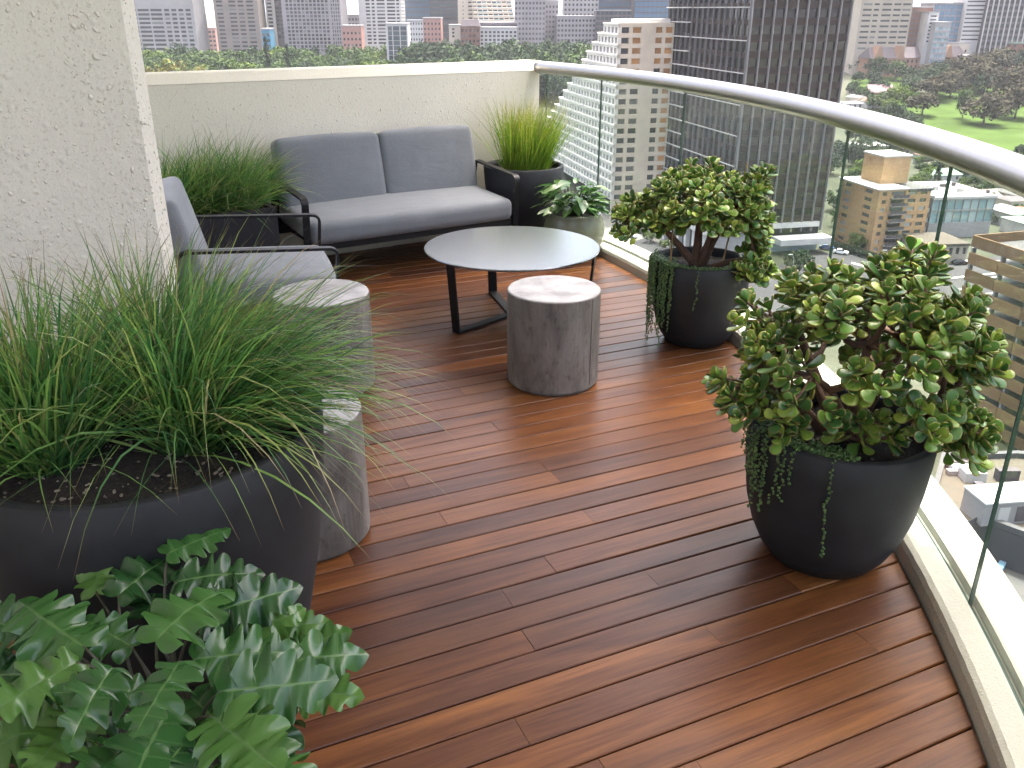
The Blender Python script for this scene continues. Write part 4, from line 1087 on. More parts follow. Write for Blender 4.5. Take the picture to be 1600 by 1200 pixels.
# mansard block: brown wall, grey mansard roof
r_, A_, e_, n_, W_, z0_, zt_ = building('brown stone block with a dark mansard roof behind the tree belt', 720, 750, 680, 0, 16, 'redbrick', vtop=41, ncol=5, pitch=3.6, cfrac=0.5, frac=0.5, parapet=0, name='mansard_block')
mb = MB(); P = lambda s, d, z: A_ + e_ * s + n_ * d + Vector((0, 0, z)) - r_.location
mb.hexa([P(-.3, .3, zt_), P(W_ + .3, .3, zt_), P(W_ + .3, -16.3, zt_), P(-.3, -16.3, zt_), P(1.5, -2, zt_ + 4.5), P(W_ - 1.5, -2, zt_ + 4.5), P(W_ - 1.5, -14, zt_ + 4.5), P(1.5, -14, zt_ + 4.5)]); mb.obj('mansard_roof', M['slate'], r_)
building('white framed office with rows of dark square windows above the trees', 750, 808, 685, 0, 18, 'conc_white', vtop=44, ncol=9, vrows=vr(48.5, 6.0, 4, 3.6), cfrac=0.62, name='framed_office')
r_, A_, e_, n_, W_, z0_, zt_ = building('dark low range of shops under the terraced hotel', 750, 808, 700, 0, 20, 'slate', vtop=36, ncol=8, pitch=3.5, objects=False, name='low_range')
# terraced block with blue balcony fronts
t = tag(empty('terraced_block', Vector((pt(775, 40, 760).x, 760, terrain(0, 760)))), 'stepped cream block with pale blue balcony fronts above the framed office', 'building', 'buildings of the distant skyline')
for k in range(9):
    z = pt(775, 38 - 6.5 * k, 760).z; u0, u1 = 741 - 0.6 * k, 806 - 1.2 * k
    a, b = pt(u0, 40, 760 + 2.2 * k).x - t.location.x, pt(u1, 40, 760 + 2.2 * k).x - t.location.x; y0 = 2.2 * k
    mb = MB(); mb.box(a, b, y0 + 1.5, y0 + 22, z - t.location.z - 3.6, z - t.location.z); mb.obj('storey', M['cream'], t)
    for j in range(8):
        mb = MB(); w = (b - a) / 8; mb.box(a + w * j + 0.4, a + w * (j + 1) - 0.4, y0 + 1.3, y0 + 1.49, z - t.location.z - 3.2, z - t.location.z - 1.5); mb.obj('window', M['win'], t)
        mb = MB(); mb.box(a + w * j + 0.05, a + w * (j + 1) - 0.05, y0, y0 + 0.2, z - t.location.z - 3.9 + 0.4, z - t.location.z - 2.5); mb.obj('balcony_front', M['glass_pale' if j % 3 else 'cream'], t)
mb = MB(); mb.box(a - 3, b + 3, 2, 22, 0, pt(775, 38, 760).z - t.location.z - 3.62); mb.obj('base_storeys', M['cream'], t)
building('mauve grey office with stepped upper floors right of the terraced block', 804, 852, 700, 0, 22, 'conc_mauve', vtop=-4, ncol=9, pitch=3.5, cfrac=0.55, frac=0.45, objects=False, name='stepped_office')
building('narrow purple grey tower with an arched blue top', 846, 872, 715, 0, 22, 'conc_mauve', vtop=2, ncol=5, pitch=3.5, cfrac=0.5, frac=0.45, objects=False, name='arched_tower')
building('broad mauve office with small windows behind the tree belt', 870, 930, 695, 0, 22, 'conc_mauve', vtop=26, ncol=11, pitch=3.4, cfrac=0.55, frac=0.45, objects=False, name='broad_office')
building('pale stepped tower above the broad mauve office', 880, 934, 740, 0, 22, 'conc_grey', vtop=-12, ncol=9, pitch=3.6, cfrac=0.5, frac=0.45, objects=False, name='stepped_tower')
building('pale blue glass tower left of the hotel roof', 934, 992, 780, 60, 26, 'slate', 'glass_blue', ncol=9, pitch=4, cfrac=0.9, frac=0.78, objects=False, name='glass_tower', rec=0.3)
building('bright blue glass tower directly behind the hotel roof', 990, 1052, 750, 60, 26, 'slate', 'glass_blue', ncol=9, pitch=4, cfrac=0.9, frac=0.82, objects=False, name='glass_tower', rec=0.3)
building('low dark block in front of the blue glass towers', 930, 984, 690, 0, 18, 'slate', 'glass_dark', vtop=17, ncol=8, pitch=3.6, cfrac=0.8, frac=0.6, objects=False, name='low_dark_block')

# ---- right hand skyline
building('beige tower with long window strips right of the dark tower', 1340, 1420, 665, 60, 26, 'conc_beige', cols=lambda W: [(W * a, W * b) for a, b in ((0.05, 0.22), (0.26, 0.36), (0.42, 0.60), (0.64, 0.78), (0.81, 0.97))], vrows=vr(-12, 8.6, 11, 3.0), yaw=R(-3), side='R', name='beige_tower')
building('dull red brick building right of the beige tower', 1418, 1450, 675, 0, 22, 'redbrick', vtop=12, ncol=5, pitch=3.4, cfrac=0.5, frac=0.4, objects=False, name='brick_building')
building('narrow white building with dark openings between brick and glass', 1444, 1460, 662, 0, 18, 'conc_white', vtop=20, cols=lambda W: [(W * 0.2, W * 0.8)], vrows=vr(24, 5.6, 8, 2.6), name='white_building')
building('teal glazed low building below the grey glass tower', 1456, 1480, 655, 0, 16, 'conc_grey', 'glass_pale', vtop=36, ncol=4, pitch=3.6, cfrac=0.8, frac=0.6, name='teal_building')
building('smooth blue grey glass tower with a dark slot near its top', 1452, 1506, 690, 0, 24, 'conc_mauve', 'glass_blue', vtop=6, ncol=6, pitch=4, cfrac=0.9, frac=0.8, objects=False, name='glass_tower', rec=0.3)
building('pale tower with fine horizontal bands near the upper right', 1503, 1540, 685, 60, 22, 'conc_white', cols=lambda W: [(W * 0.04, W * 0.96)], vrows=vr(-12, 6.6, 12, 2.2), name='banded_tower')
r_, A_, e_, n_, W_, z0_, zt_ = building('purple grey tower with white vertical fins at the upper right corner', 1536, 1650, 680, 60, 26, 'slate', ncol=14, pitch=4.0, cfrac=0.8, frac=0.6, objects=False, name='finned_tower', yaw=R(-4))
for k in range(15):
    mb = MB(); s = W_ * k / 14; mb.fbox(A_ - r_.location.xy.to_3d(), e_, n_, s - 0.35, s + 0.35, 0.003, 0.9, 2, zt_ - z0_); mb.obj('fin', M['conc_white'], r_)
# sandstone institution with gables
Y = gp(1400, 122).y; z0 = terrain(0, Y)
A = pt(1356, 118, Y); B = pt(1505, 118, Y + 22); e = Vector((B.x - A.x, B.y - A.y, 0)); W = e.length; e.normalize(); n = Vector((e.y, -e.x, 0))
A = Vector((A.x, A.y, 0)); zt = pt(1420, 90, Y + 12).z
t = tag(empty('gabled_institution', (A.x, A.y, z0)), 'long sandstone institution with pointed gables and slate roof beyond the park', 'building')
wm = MB(); rest = {}
rows_ = [(zt - 3.4, zt - 1.2), (zt - 7.4, zt - 5.0), (zt - 11.4, zt - 9.0)]
facade(t, A, e, n, W, even(W, 22, 0.42), rows_, wm, 'win', 0.4, True, z0 - 3, zt, rest=rest)
wm.fbox(A, e, n, 0, W, -14, -0.4, z0 - 3, zt - 0.02); local(wm, t).obj('wall', M['sandstone'], t)
mb = MB(); q = lambda s, d, z: A + e * s + n * d + Vector((0, 0, z)) - t.location
mb.v += [q(-.4, .4, zt), q(W + .4, .4, zt), q(W + .4, -14.4, zt), q(-.4, -14.4, zt), q(2, -7, zt + 7), q(W - 2, -7, zt + 7)]; mb.f += [(0, 1, 5, 4), (1, 2, 5), (2, 3, 4, 5), (3, 0, 4), (3, 2, 1, 0)]; mb.obj('roof', M['slate'], t)
for s in (0.08, 0.30, 0.55, 0.80):
    mb = MB(); w = 3.6; c = s * W
    fr = [q(c - w, 0.45, zt - 0.3), q(c + w, 0.45, zt - 0.3), q(c + w * 0.25, 0.45, zt + 8), q(c - w * 0.25, 0.45, zt + 8)]; bk = [p - n * 6.5 for p in fr]
    k = 0; mb.v += fr + bk; mb.f += [(0, 1, 2, 3), (7, 6, 5, 4), (0, 4, 5, 1), (1, 5, 6, 2), (2, 6, 7, 3), (3, 7, 4, 0)]; mb.obj('gable', M['sandstone'], t)
building('dark modern wing attached to the right end of the gabled institution', 1505, 1530, Y + 10, 0, 14, 'slate', 'glass_dark', vtop=88, ncol=4, pitch=20, frac=0.8, cfrac=0.7, name='modern_wing', group=None)
for i, u in enumerate((1512, 1534, 1546, 1570)):
    p = pt(u, 70, Y + 40); t = tag(empty('copper_dome', (p.x, Y + 40, p.z)), ['leftmost pale green copper dome above the park trees', 'small copper dome second from the left', 'copper dome third from the left', 'rightmost copper dome beside the red building'][i], 'dome', 'copper domes beyond the park')
    r0 = 2.6 if i in (1,) else 3.4
    mb = MB(); mb.lathe([(r0, -14), (r0, 0)], 16); mb.obj('drum', M['cream'], t)
    mb = MB(); mb.lathe([(r0 * 1.1, 0.02), (r0 * 1.0, 1.0), (r0 * 0.75, 2.2), (r0 * 0.35, 3.0), (0.3, 3.3), (0.2, 5)], 16); mb.obj('cupola', M['copper'], t, True)
building('red brick hall with a pale green roof at the right edge beyond the park', 1576, 1660, Y + 20, 0, 30, 'redbrick', vtop=68, ncol=6, pitch=5, cfrac=0.3, frac=0.4, roof='copper', name='brick_hall', group=None, side='L')
building('cream hall roofs just behind the domes', 1466, 1512, Y + 30, 0, 14, 'cream', vtop=68, ncol=5, pitch=5, cfrac=0.3, frac=0.4, name='cream_hall', group=None)

# ---- hotel with stepped terraces
zc = gp(955, 345); C = Vector((pt(959, 225, zc.y).x, zc.y, 0)); z0 = terrain(0, C.y)
W = solve_len(C, RE, 1052, -10); nR = Vector((RE.y, -RE.x, 0)); nL = -RE
ztop = pt(990, 36, C.y).z; fl = (ztop - pt(990, 36 + 16.2 * 6, C.y).z) / 6
t = tag(empty('terraced_hotel', (C.x, C.y, z0)), 'tall cream hotel stepping down in terraces, grid of windows, behind the corner grass', 'hotel')
nf = int((ztop - z0 - 4) / fl)
rows_ = [(ztop - 1.3 - fl * k - fl * 0.56, ztop - 1.3 - fl * k) for k in range(nf)]
wm, rest = MB(), {}
px = lambda c: (c / 6.154 + 800 - 965.5) / (1049.5 - 965.5) * W
cols_ = [(px(1045), px(1115)), (px(1148), px(1226)), (px(1362), px(1425)), (px(1455), px(1525))]
def alt(ri, ci):
    k = nf - 1 - ri                     # from the top
    if ci == 3: return 'blind'
    if ci == 1 and k < 5: return 'blind'
    if ci == 2 and k < 4: return 'blind'
    return 'win_hotel'
facade(t, C, RE, nR, W, cols_, rows_, wm, 'win_hotel', 0.9, True, z0, ztop, alt=alt)
local(wm, t).obj('right_wall', M['hotel_shaded'], t)  # shade put into this wall's darker colour; the left storeys carry the sunlit tone
for k in range(nf):
    L = 16 + 6.0 * k if k < 12 else 16 + 6.0 * 12
    za, zb = ztop - fl * (k + 1), ztop - fl * k
    lm, rs = MB(), {}
    n1 = max(3, int(L / 3.6))
    facade(t, C + LE * L - LE * 0, -LE, nL, L, even(L, n1, 0.58, 0.0, L - 0.9), [(zb - 1.3 - fl * 0.56, zb - 1.3)], lm, 'win_hotel', 0.9, k < 4, za, zb, rest=rs)
    lm.fbox(C, RE, nR, 0.9, W, -L, -0.9, za, zb - 0.02)
    local(lm, t).obj('storey', M['hotel'], t)
    for kk, r_ in rs.items(): tag(local(r_, t).obj('window_rows', M[kk], t), kind='stuff')
    mb = MB(); mb.fbox(C, RE, nR, -0.35, -0.001, -L, 0.0, zb - 0.55, zb - 0.02); local(mb, t).obj('ledge', M['hotel'], t)
mb = MB(); mb.fbox(C, RE, nR, 2, W - 1, -14, -1.5, ztop, ztop + 1.2); local(mb, t).obj('roof_plant', M['white_roof'], t)

# ---- dark office tower
zc = gp(1136, 398); C = Vector((pt(1136, 398, zc.y).x, zc.y, 0)); z0 = terrain(0, C.y)
TW = solve_len(C, RE, 1316, -15); TL = solve_len(C, LE, 1041, -15)
t = tag(empty('dark_office_tower', (C.x, C.y, z0)), 'tall dark glass office tower with pale vertical fins in the middle background', 'office tower')
fh = 4.35; ztop = 45.0; nf = int((ztop - z0 - 9) / fh)
mb = MB(); mb.fbox(C, RE, nR, 0.3, TW - 0.3, -TL, -0.3, z0, ztop); local(mb, t).obj('core', M['dark_core'], t)
ang = GY; nbay = 9; bw = TW / nbay
sp_mb = {}
def piece(nm, mat, O, e, n, s0, s1, d, z0_, z1_, th=0.14):
    p = O + e * (s0 + s1) / 2 + n * d - t.location
    ob(nm, pane_mesh(mat, nm), t, (p.x, p.y, z0_ - t.location.z), (0, 0, math.atan2(e.y, e.x)), (s1 - s0, th, z1_ - z0_))
for k in range(nf):
    zb = z0 + 9 + fh * k
    if zb > 26: continue
    for b in range(nbay):
        piece('window', 'win_tower', C, RE, nR, b * bw + 0.02, (b + 1) * bw - 0.02, -0.2, zb + 2.0, zb + fh - 0.01)
        piece('spandrel', 'tower_panel', C, RE, nR, b * bw + 0.02, (b + 1) * bw - 0.02, -0.12, zb, zb + 1.98, 0.3)
    mb = MB()
    if k % 2 == 0: mb.fbox(C, RE, nR, 0, TW, 0.031, 0.12, zb + 1.2, zb + 1.5); local(mb, t).obj('rail_line', M['tower_panel'], t)
for b in range(nbay + 1):
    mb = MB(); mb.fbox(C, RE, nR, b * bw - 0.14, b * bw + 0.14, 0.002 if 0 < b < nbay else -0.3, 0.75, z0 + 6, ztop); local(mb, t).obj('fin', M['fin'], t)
nb2 = 15; lw = TL / nb2; O2 = C + LE * TL
wrest = {'win_tower': MB(), 'tower_panel': MB()}
for k in range(nf):
    zb = z0 + 9 + fh * k
    if zb > 26: continue
    for b in range(nb2):
        s0, s1 = b * lw + 0.05, (b + 1) * lw - 0.05
        wrest['win_tower'].fbox(O2, -LE, nL, s0, s1, -0.28, -0.15, zb + 1.5, zb + fh - 0.01)
        wrest['tower_panel'].fbox(O2, -LE, nL, s0, s1, -0.28, -0.05, zb, zb + 1.49)
    if k % 2 == 0: mb = MB(); mb.fbox(O2, -LE, nL, TL * 0.36, TL, 0.56, 0.85, zb + 0.2, zb + 0.45); local(mb, t).obj('ledge', M['ledge'], t)
    mb = MB(); mb.fbox(O2, -LE, nL, 0, TL * 0.34, 0.56, 1.2, zb + 0.2, zb + 0.5); local(mb, t).obj('ledge', M['ledge'], t)
for kk, r_ in wrest.items(): tag(local(r_, t).obj('side_window_rows' if kk == 'win_tower' else 'side_spandrels', M[kk], t), kind='stuff')
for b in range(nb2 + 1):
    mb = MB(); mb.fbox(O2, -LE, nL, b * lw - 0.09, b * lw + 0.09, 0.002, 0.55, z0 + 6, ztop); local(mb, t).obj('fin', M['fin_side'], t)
mb = MB(); mb.fbox(C, RE, nR, TW * 0.30, TW * 0.97, -6, 0.9, z0 + 7.4, z0 + 8.9); local(mb, t).obj('podium_band', M['white_roof'], t)
mb = MB(); mb.fbox(C, RE, nR, TW * 0.45, TW * 1.02, 1.0, 7.0, z0 + 3.4, z0 + 5.2); local(mb, t).obj('canopy', M['white_roof'], t)
mb = MB(); mb.fbox(C, RE, nR, 0.0, TW * 0.98, -5, 0.6, z0, z0 + 3.3); local(mb, t).obj('glazed_lobby', M['glass_pale'], t)

# ---- white colonnade podium in front of the towers
P0 = gp(988, 346); P1 = gp(1092, 408)
e = Vector((P1.x - P0.x, P1.y - P0.y, 0)); L = e.length; e.normalize(); n = Vector((e.y, -e.x, 0)); n = n if n.x < 0 else -n
z0 = terrain(0, P0.y); t = tag(empty('colonnade_building', (P0.x, P0.y, z0)), 'low white colonnaded building along the street below the near jade trunk', 'building')
O = Vector((0, 0, 0)); hz = 10.0
for k in range(11):
    s = L * k / 10; mb = MB(); mb.fbox(O, e, n, s - 0.7, s + 0.7, -1.4, 0, 0, hz - 1.8); mb.obj('column', M['white_roof'], t)
    if k < 10: mb = MB(); mb.fbox(O, e, n, s + 0.72, s + L / 10 - 0.72, -2.4, -2.2, 0.3, hz - 1.85); mb.obj('window', M['win'], t)
mb = MB(); mb.fbox(O, e, n, -1.5, L + 1.5, -16, 0.4, hz - 1.78, hz); mb.obj('flat_roof', M['white_roof'], t)
mb = MB(); mb.fbox(O, e, n, -0.5, L + 0.5, -15, -2.6, 0, hz - 1.8); mb.obj('inner_wall', M['conc_grey'], t)

# ---- orange brick apartments
zc = gp(1358, 398); C = Vector((zc.x, zc.y, 0)); z0 = zc.z
W = solve_len(C, RE, 1450, -55); L = solve_len(C, LE, 1309, -55)
ztop = pt(1372, 298, C.y).z; fl = (ztop - z0) / 8.0
t = tag(empty('orange_apartment_block', (C.x, C.y, z0)), 'orange brick apartment block with dark balconies and white flat roof, seen through the glass', 'apartment block')
rows_ = [(z0 + fl * k + fl * 0.32, z0 + fl * k + fl * 0.80) for k in range(8)]
wm, rest = MB(), {}
cols_ = [(W * a, W * b) for a, b in ((0.07, 0.15), (0.24, 0.50), (0.57, 0.72), (0.80, 0.93))]
facade(t, C, RE, nR, W, cols_, rows_, wm, 'win_flat', 0.45, True, z0, ztop, alt=lambda r, c: 'win' if c == 1 else 'win_flat')
O2 = C + LE * L
facade(t, O2, -LE, nL, L - 0.45, [(L * a, L * b) for a, b in ((0.14, 0.30), (0.66, 0.84))], rows_, wm, 'win_flat', 0.45, True, z0, ztop)
wm.fbox(C, RE, nR, 0.45, W, -L, -0.45, z0, ztop - 0.03)
local(wm, t).obj('wall', M['orange_brick'], t)
mb = MB(); mb.fbox(C, RE, nR, -0.5, W * 0.55, -L - 0.5, 0.5, ztop, ztop + 0.45); local(mb, t).obj('flat_roof', M['white_roof'], t)
mb = MB(); mb.fbox(C, RE, nR, W * 0.55 + 0.01, W + 0.3, -L - 0.5, 0.5, ztop - fl * 0.3, ztop + 0.1); local(mb, t).obj('roof_terrace', M['grey_roof'], t)
mb = MB(); mb.fbox(C, RE, nR, W * 0.28, W * 0.80, -L * 0.85, -L * 0.35, ztop + 0.46, ztop + 8.5); local(mb, t).obj('roof_tower', M['orange_brick'], t)
mb = MB(); mb.fbox(C, RE, nR, W * 0.28 - .3, W * 0.80 + .3, -L * 0.85 - .3, -L * 0.35 + .3, ztop + 8.52, ztop + 9.0); local(mb, t).obj('tower_cap', M['white_roof'], t)
for k in range(1, 8):
    z = z0 + fl * k
    mb = MB(); mb.fbox(C, RE, nR, W * 0.22, W * 0.53, 0.01, 1.5, z, z + 0.2); bo = local(mb, t).obj('balcony', M['conc_grey'], t)
    mb = MB(); mb.fbox(C, RE, nR, W * 0.22, W * 0.53, 1.38, 1.46, z + 0.21, z + 1.15); local(mb, t).obj('balcony_screen', M['slate'], bo)
# ---- dark balconied neighbour and modern glazed building to its right
building('dark fronted block with stacked balconies joined to the orange apartments', 1449, 1466, 268, 0, 20, 'slate', 'win_flat', vtop=310, ncol=2, pitch=3.0, cfrac=0.7, frac=0.5, name='balcony_block', group=None, yaw=GY, zbot=-68)
building('modern building with white roof and tall pale teal glazing', 1466, 1566, 282, 0, 26, 'conc_grey', 'glass_pale', vtop=312, ncol=8, vrows=[(314, 329), (331, 349)], cfrac=0.93, name='glazed_building', roof='white_roof', group=None, yaw=R(8), zbot=-68)
building('small tan terrace shops at the street corner', 1462, 1528, 250, 0, 14, 'conc_beige', 'win', vtop=386, ncol=6, pitch=4.2, cfrac=0.5, frac=0.5, name='terrace_shops', group=None, yaw=R(6), zbot=-68, roof='tan_roof')
# ---- car park with tan panels
far = pt(1521, 367, 150); ztop = far.z; C = Vector((far.x, far.y, 0))
t = tag(empty('car_park', (C.x, C.y, -68)), 'tan panelled multi storey car park with dark open levels at the right edge', 'car park')
e = Vector((0.27, -0.963, 0)); n = Vector((-0.963, -0.27, 0)); LL = 95; nP = 14; pw = LL / nP
nl = int((ztop + 68) / 3.0)
for k in range(nl):
    z = ztop - 3.05 * k
    for j in range(nP):
        if j > 9 and k > 6: continue
        p = C + e * (pw * (j + 0.5)) + n * 0.0; ob('panel', pane_mesh('tan_panel', 'panel'), t, (p.x - C.x, p.y - C.y, z - 2.0 + 68), (0, 0, math.atan2(e.y, e.x)), (pw - 0.12, 0.25, 2.0))
    mb = MB(); mb.fbox(C, e, n, 0.3, LL, -30, -0.35, z - 2.25, z - 1.9); local(mb, t).obj('level_slab', M['conc_grey'], t)
for j in range(nP + 1):
    mb = MB(); mb.fbox(C, e, n, pw * j - 0.2, pw * j + 0.2, -1.2, -0.4, -68, ztop - 2.3); local(mb, t).obj('column', M['conc_grey'], t)
mb = MB(); mb.fbox(C, e, n, 4, LL, -29, -8, -68, ztop - 2.3); local(mb, t).obj('core', M['dark_core'], t)
mb = MB(); mb.fbox(C, e, n, 0.2, LL, -30, -0.3, ztop - 1.89, ztop - 1.6); local(mb, t).obj('top_deck', M['grey_roof'], t)
mb = MB(); mb.fbox(C, e, n, 0.0, 0.25, -30, -0.3, ztop - 1.58, ztop); local(mb, t).obj('end_parapet', M['tan_panel'], t)

# ---- flat roofs right below
zr = -46.0
def roof_block(label, pix, z, mat, wallmat, name='flat_roof_building', par=0.7, parw=0.5):
    P = [at(u, v, z) for u, v in pix]; c = sum(P, Vector()) / len(P)
    t = tag(empty(name, (c.x, c.y, -68)), label, 'building')
    loc = [Vector((p.x - c.x, p.y - c.y)) for p in P]
    mb = MB(); mb.prism(loc, 0, z + 68); mb.obj('wall', M[wallmat], t)
    mb = MB(); mb.prism([p * 0.985 for p in loc], z + 68.004, z + 68.05); mb.obj('roof', M[mat], t)
    for i in range(len(loc)):
        a, b = loc[i], loc[(i + 1) % len(loc)]; d = (b - a).normalized(); nn = Vector((-d.y, d.x))
        mb = MB(); mb.prism([a, b, b * (1 - 0.8 / b.length), a * (1 - 0.8 / a.length)], z + 68.06, z + 68 + par); mb.obj('parapet', M[wallmat], t)
    return t, c
t, c = roof_block('building with a wide tan flat roof below the balcony kerb', [(1430, 860), (1530, 815), (1760, 900), (1760, 735), (1590, 712), (1470, 715)][::-1], -46, 'tan_roof', 'roof_wall')
p = at(1552, 822, -46)
t = tag(empty('roof_plant_room', (p.x, p.y, -45.93)), 'small blue grey plant room with white top standing on the tan roof', 'plant room')
d = Vector((math.cos(R(8)), math.sin(R(8)), 0)); nn = Vector((d.y, -d.x, 0))
mb = MB(); mb.fbox(Vector(), d, nn, -1.4, 5.5, -3.4, 0, 0, 2.5); mb.obj('wall', M['conc_grey'], t)
mb = MB(); mb.fbox(Vector(), d, nn, -1.5, 5.6, -3.5, 0.1, 2.51, 2.7); mb.obj('roof', M['white_roof'], t)
for s in (0.2, 2.2, 3.8): mb = MB(); mb.fbox(Vector(), d, nn, s, s + 1.2, 0.003, 0.06, 0.3, 2.0); mb.obj('louvre', M['slate' if s > 1 else 'conc_white'], t)
roof_block('pale blue painted building at the bottom right below the kerb', [(1545, 905), (1572, 868), (1760, 960), (1760, 1090), (1640, 1060)], -50, 'grey_roof', 'blue_paint')
roof_block('low grey service roof beside the plant room', [(1500, 868), (1545, 838), (1760, 905), (1760, 955), (1572, 866), (1545, 902)], -52, 'grey_roof', 'roof_wall')

# ---- small roofs and houses
def house(label, u, v, w, d, h, rh, wallm, roofm, rz=GY, name='house', group='small houses of the valley', hip=0.2):
    p = gp(u, v); t = tag(empty(name, (p.x, p.y, p.z - 0.2), rz), label, 'house', group)
    mb = MB(); mb.box(-w / 2, w / 2, 0, d, 0, h); mb.obj('wall', M[wallm], t)
    mb = MB(); o = 0.4; k = w * hip
    mb.v += [Vector(q) for q in ((-w / 2 - o, -o, h + .01), (w / 2 + o, -o, h + .01), (w / 2 + o, d + o, h + .01), (-w / 2 - o, d + o, h + .01), (-w / 2 - o + k, d / 2, h + rh), (w / 2 + o - k, d / 2, h + rh))]
    mb.f += [(0, 1, 5, 4), (1, 2, 5), (2, 3, 4, 5), (3, 0, 4), (3, 2, 1, 0)]; mb.obj('roof', M[roofm], t)
    for i in range(3):
        mb = MB(); x = -w / 2 + w * (i + 0.5) / 3; mb.box(x - 0.6, x + 0.6, -0.06, -0.004, h * 0.4, h * 0.8); mb.obj('window', M['win'], t)
    return t
house('house with a long purple slate roof right of the dark tower', 1377, 152, 17, 10, 3.0, 4.5, 'sandstone', 'purple_roof', R(2), hip=0.05, group=None)
rr = random.Random(77)
cnt = 0
desc = ['white', 'grey', 'terracotta', 'tan', 'pale green', 'brown', 'slate']
rm = {'white': 'white_roof', 'grey': 'grey_roof', 'terracotta': 'redbrick', 'tan': 'tan_roof', 'pale green': 'copper', 'brown': 'conc_brown', 'slate': 'slate'}
wh = ['beside the handrail', 'under the park edge', 'near the glazed building', 'behind the car park', 'close to the street', 'among the trees']
for (u, v, w) in [(1335, 172, 10), (1350, 164, 9), (1366, 170, 10), (1384, 166, 9), (1340, 160, 8), (1340, 148, 8), (1412, 235, 11), (1428, 246, 12), (1450, 250, 10), (1470, 262, 14), (1500, 268, 15), (1530, 280, 14), (1560, 290, 14), (1590, 300, 14), (1520, 255, 12), (1555, 262, 12), (1590, 272, 12), (1400, 222, 11), (1480, 285, 13), (1575, 320, 14), (1600, 335, 14), (1585, 350, 12), (1600, 318, 12), (1625, 345, 14), (1570, 345, 12), (1610, 365, 12)]:
    k = desc[cnt % len(desc)]
    zone = 'just right of the dark tower' if v < 180 else ('in the valley below the handrail' if u < 1540 else 'far right behind the car park')
    house('small %s roofed building %s' % (k, zone), u, v, w, w * rr.uniform(0.6, 0.9), rr.uniform(3, 5.5), rr.uniform(0.3, 2.2), rr.choice(['conc_white', 'cream', 'conc_beige', 'conc_grey']), rm[k], GY + rr.choice((0, 0, R(90))))
    cnt += 1
building('white building with dark upright windows half hidden by trees', 1346, 1392, gp(1368, 254).y, 0, 12, 'conc_white', 'win', vtop=231, ncol=8, vrows=[(235, 242), (244, 250)], cfrac=0.45, name='white_villa', group=None, yaw=R(3), roof='white_roof')

# ================================================================== TREES, STREET
def tree_mat(name, c0, c1, c2): M[name] = mat_leaf(name, [(0, tuple(c * 0.36 for c in c0)), (0.5, tuple(c * 0.42 for c in c1)), (1, tuple(c * 0.52 for c in c2))], 'rnd', 0.7, 0.15, spec=0.08)
tree_mat('leaf_green', (0.028, 0.058, 0.018), (0.05, 0.095, 0.026), (0.085, 0.14, 0.036))
tree_mat('leaf_dark', (0.016, 0.036, 0.018), (0.028, 0.058, 0.024), (0.048, 0.082, 0.03))
tree_mat('leaf_fig', (0.030, 0.034, 0.017), (0.050, 0.050, 0.024), (0.08, 0.07, 0.034))
tree_mat('leaf_bright', (0.06, 0.11, 0.02), (0.105, 0.17, 0.03), (0.16, 0.22, 0.045))
tree_mat('leaf_yellow', (0.11, 0.125, 0.03), (0.19, 0.19, 0.045), (0.28, 0.25, 0.07))
M['trunk'] = mat_plain('tree_bark', (0.09, 0.07, 0.05), 0.9, 0, 0.25, 2)
def crown_mesh(seed, mat, nclump, nleaf, conif=False, q=0.075):
    """unit tree: height 1, crown radius about 0.5; leaf-sized faces gathered in clumps"""
    rr = random.Random(seed); vs, fs, rn = [], [], []
    cl = []
    for i in range(nclump):
        if conif:
            z = rr.uniform(0.12, 0.98); r = 0.26 * (1 - z) + 0.03; a = rr.uniform(0, 6.28); k = r * math.sqrt(rr.random()); cl.append((Vector((k * math.cos(a), k * math.sin(a), z)), 0.07))
        else:
            d = Vector((rr.gauss(0, 1), rr.gauss(0, 1), rr.gauss(0.25, 0.8))).normalized(); k = rr.uniform(0.5, 1.0)
            cl.append((Vector((d.x * 0.44 * k, d.y * 0.44 * k, 0.53 + d.z * 0.36 * k)), rr.uniform(0.10, 0.17)))
    for c, cr in cl:
        tone = rr.random() * 0.5
        for j in range(nleaf):
            d = Vector((rr.gauss(0, 1), rr.gauss(0, 1), rr.gauss(0.2, 1))).normalized(); p = c + d * cr * rr.uniform(0.55, 1.0)
            n = (d + Vector((rr.gauss(0, .5), rr.gauss(0, .5), rr.gauss(0.3, .5)))).normalized(); u = n.cross(Vector((0.3, 0.5, 0.8))).normalized(); w = n.cross(u); s = q * rr.uniform(0.4, 0.9)
            b = len(vs); vs += [p + u * s * 0.6, p + w * s, p - u * s * 0.6, p - w * s * 0.8]; fs.append((b, b + 1, b + 2, b + 3)); rn += [min(1, tone + rr.random() * 0.5)] * 4
    return mesh_of('crown', vs, fs, M[mat], False, {'rnd': rn})
def trunk_mesh(seed, conif=False):
    rr = random.Random(seed); mb = MB(); mb.tube([(0, 0, -0.03), (0.01, 0, 0.2), (0, 0.01, 0.45), (0, 0, 0.62 if not conif else 0.95)], [0.035, 0.028, 0.02, 0.006], 6)
    if not conif:
        for i in range(5):
            a = i * 1.26 + rr.random(); mb.tube([(0, 0, 0.28 + 0.04 * i), (0.13 * math.cos(a), 0.13 * math.sin(a), 0.45 + 0.03 * i), (0.27 * math.cos(a), 0.27 * math.sin(a), 0.60 + 0.03 * i)], [0.016, 0.011, 0.004], 5)
    return mesh_of('trunk', mb.v, mb.f, M['trunk'], True)
TM = {}
for k, m in enumerate(('leaf_green', 'leaf_dark', 'leaf_fig', 'leaf_bright', 'leaf_yellow')):
    TM[m] = [(crown_mesh(200 + 10 * k + i, m, 46, 26), trunk_mesh(i)) for i in range(3)]
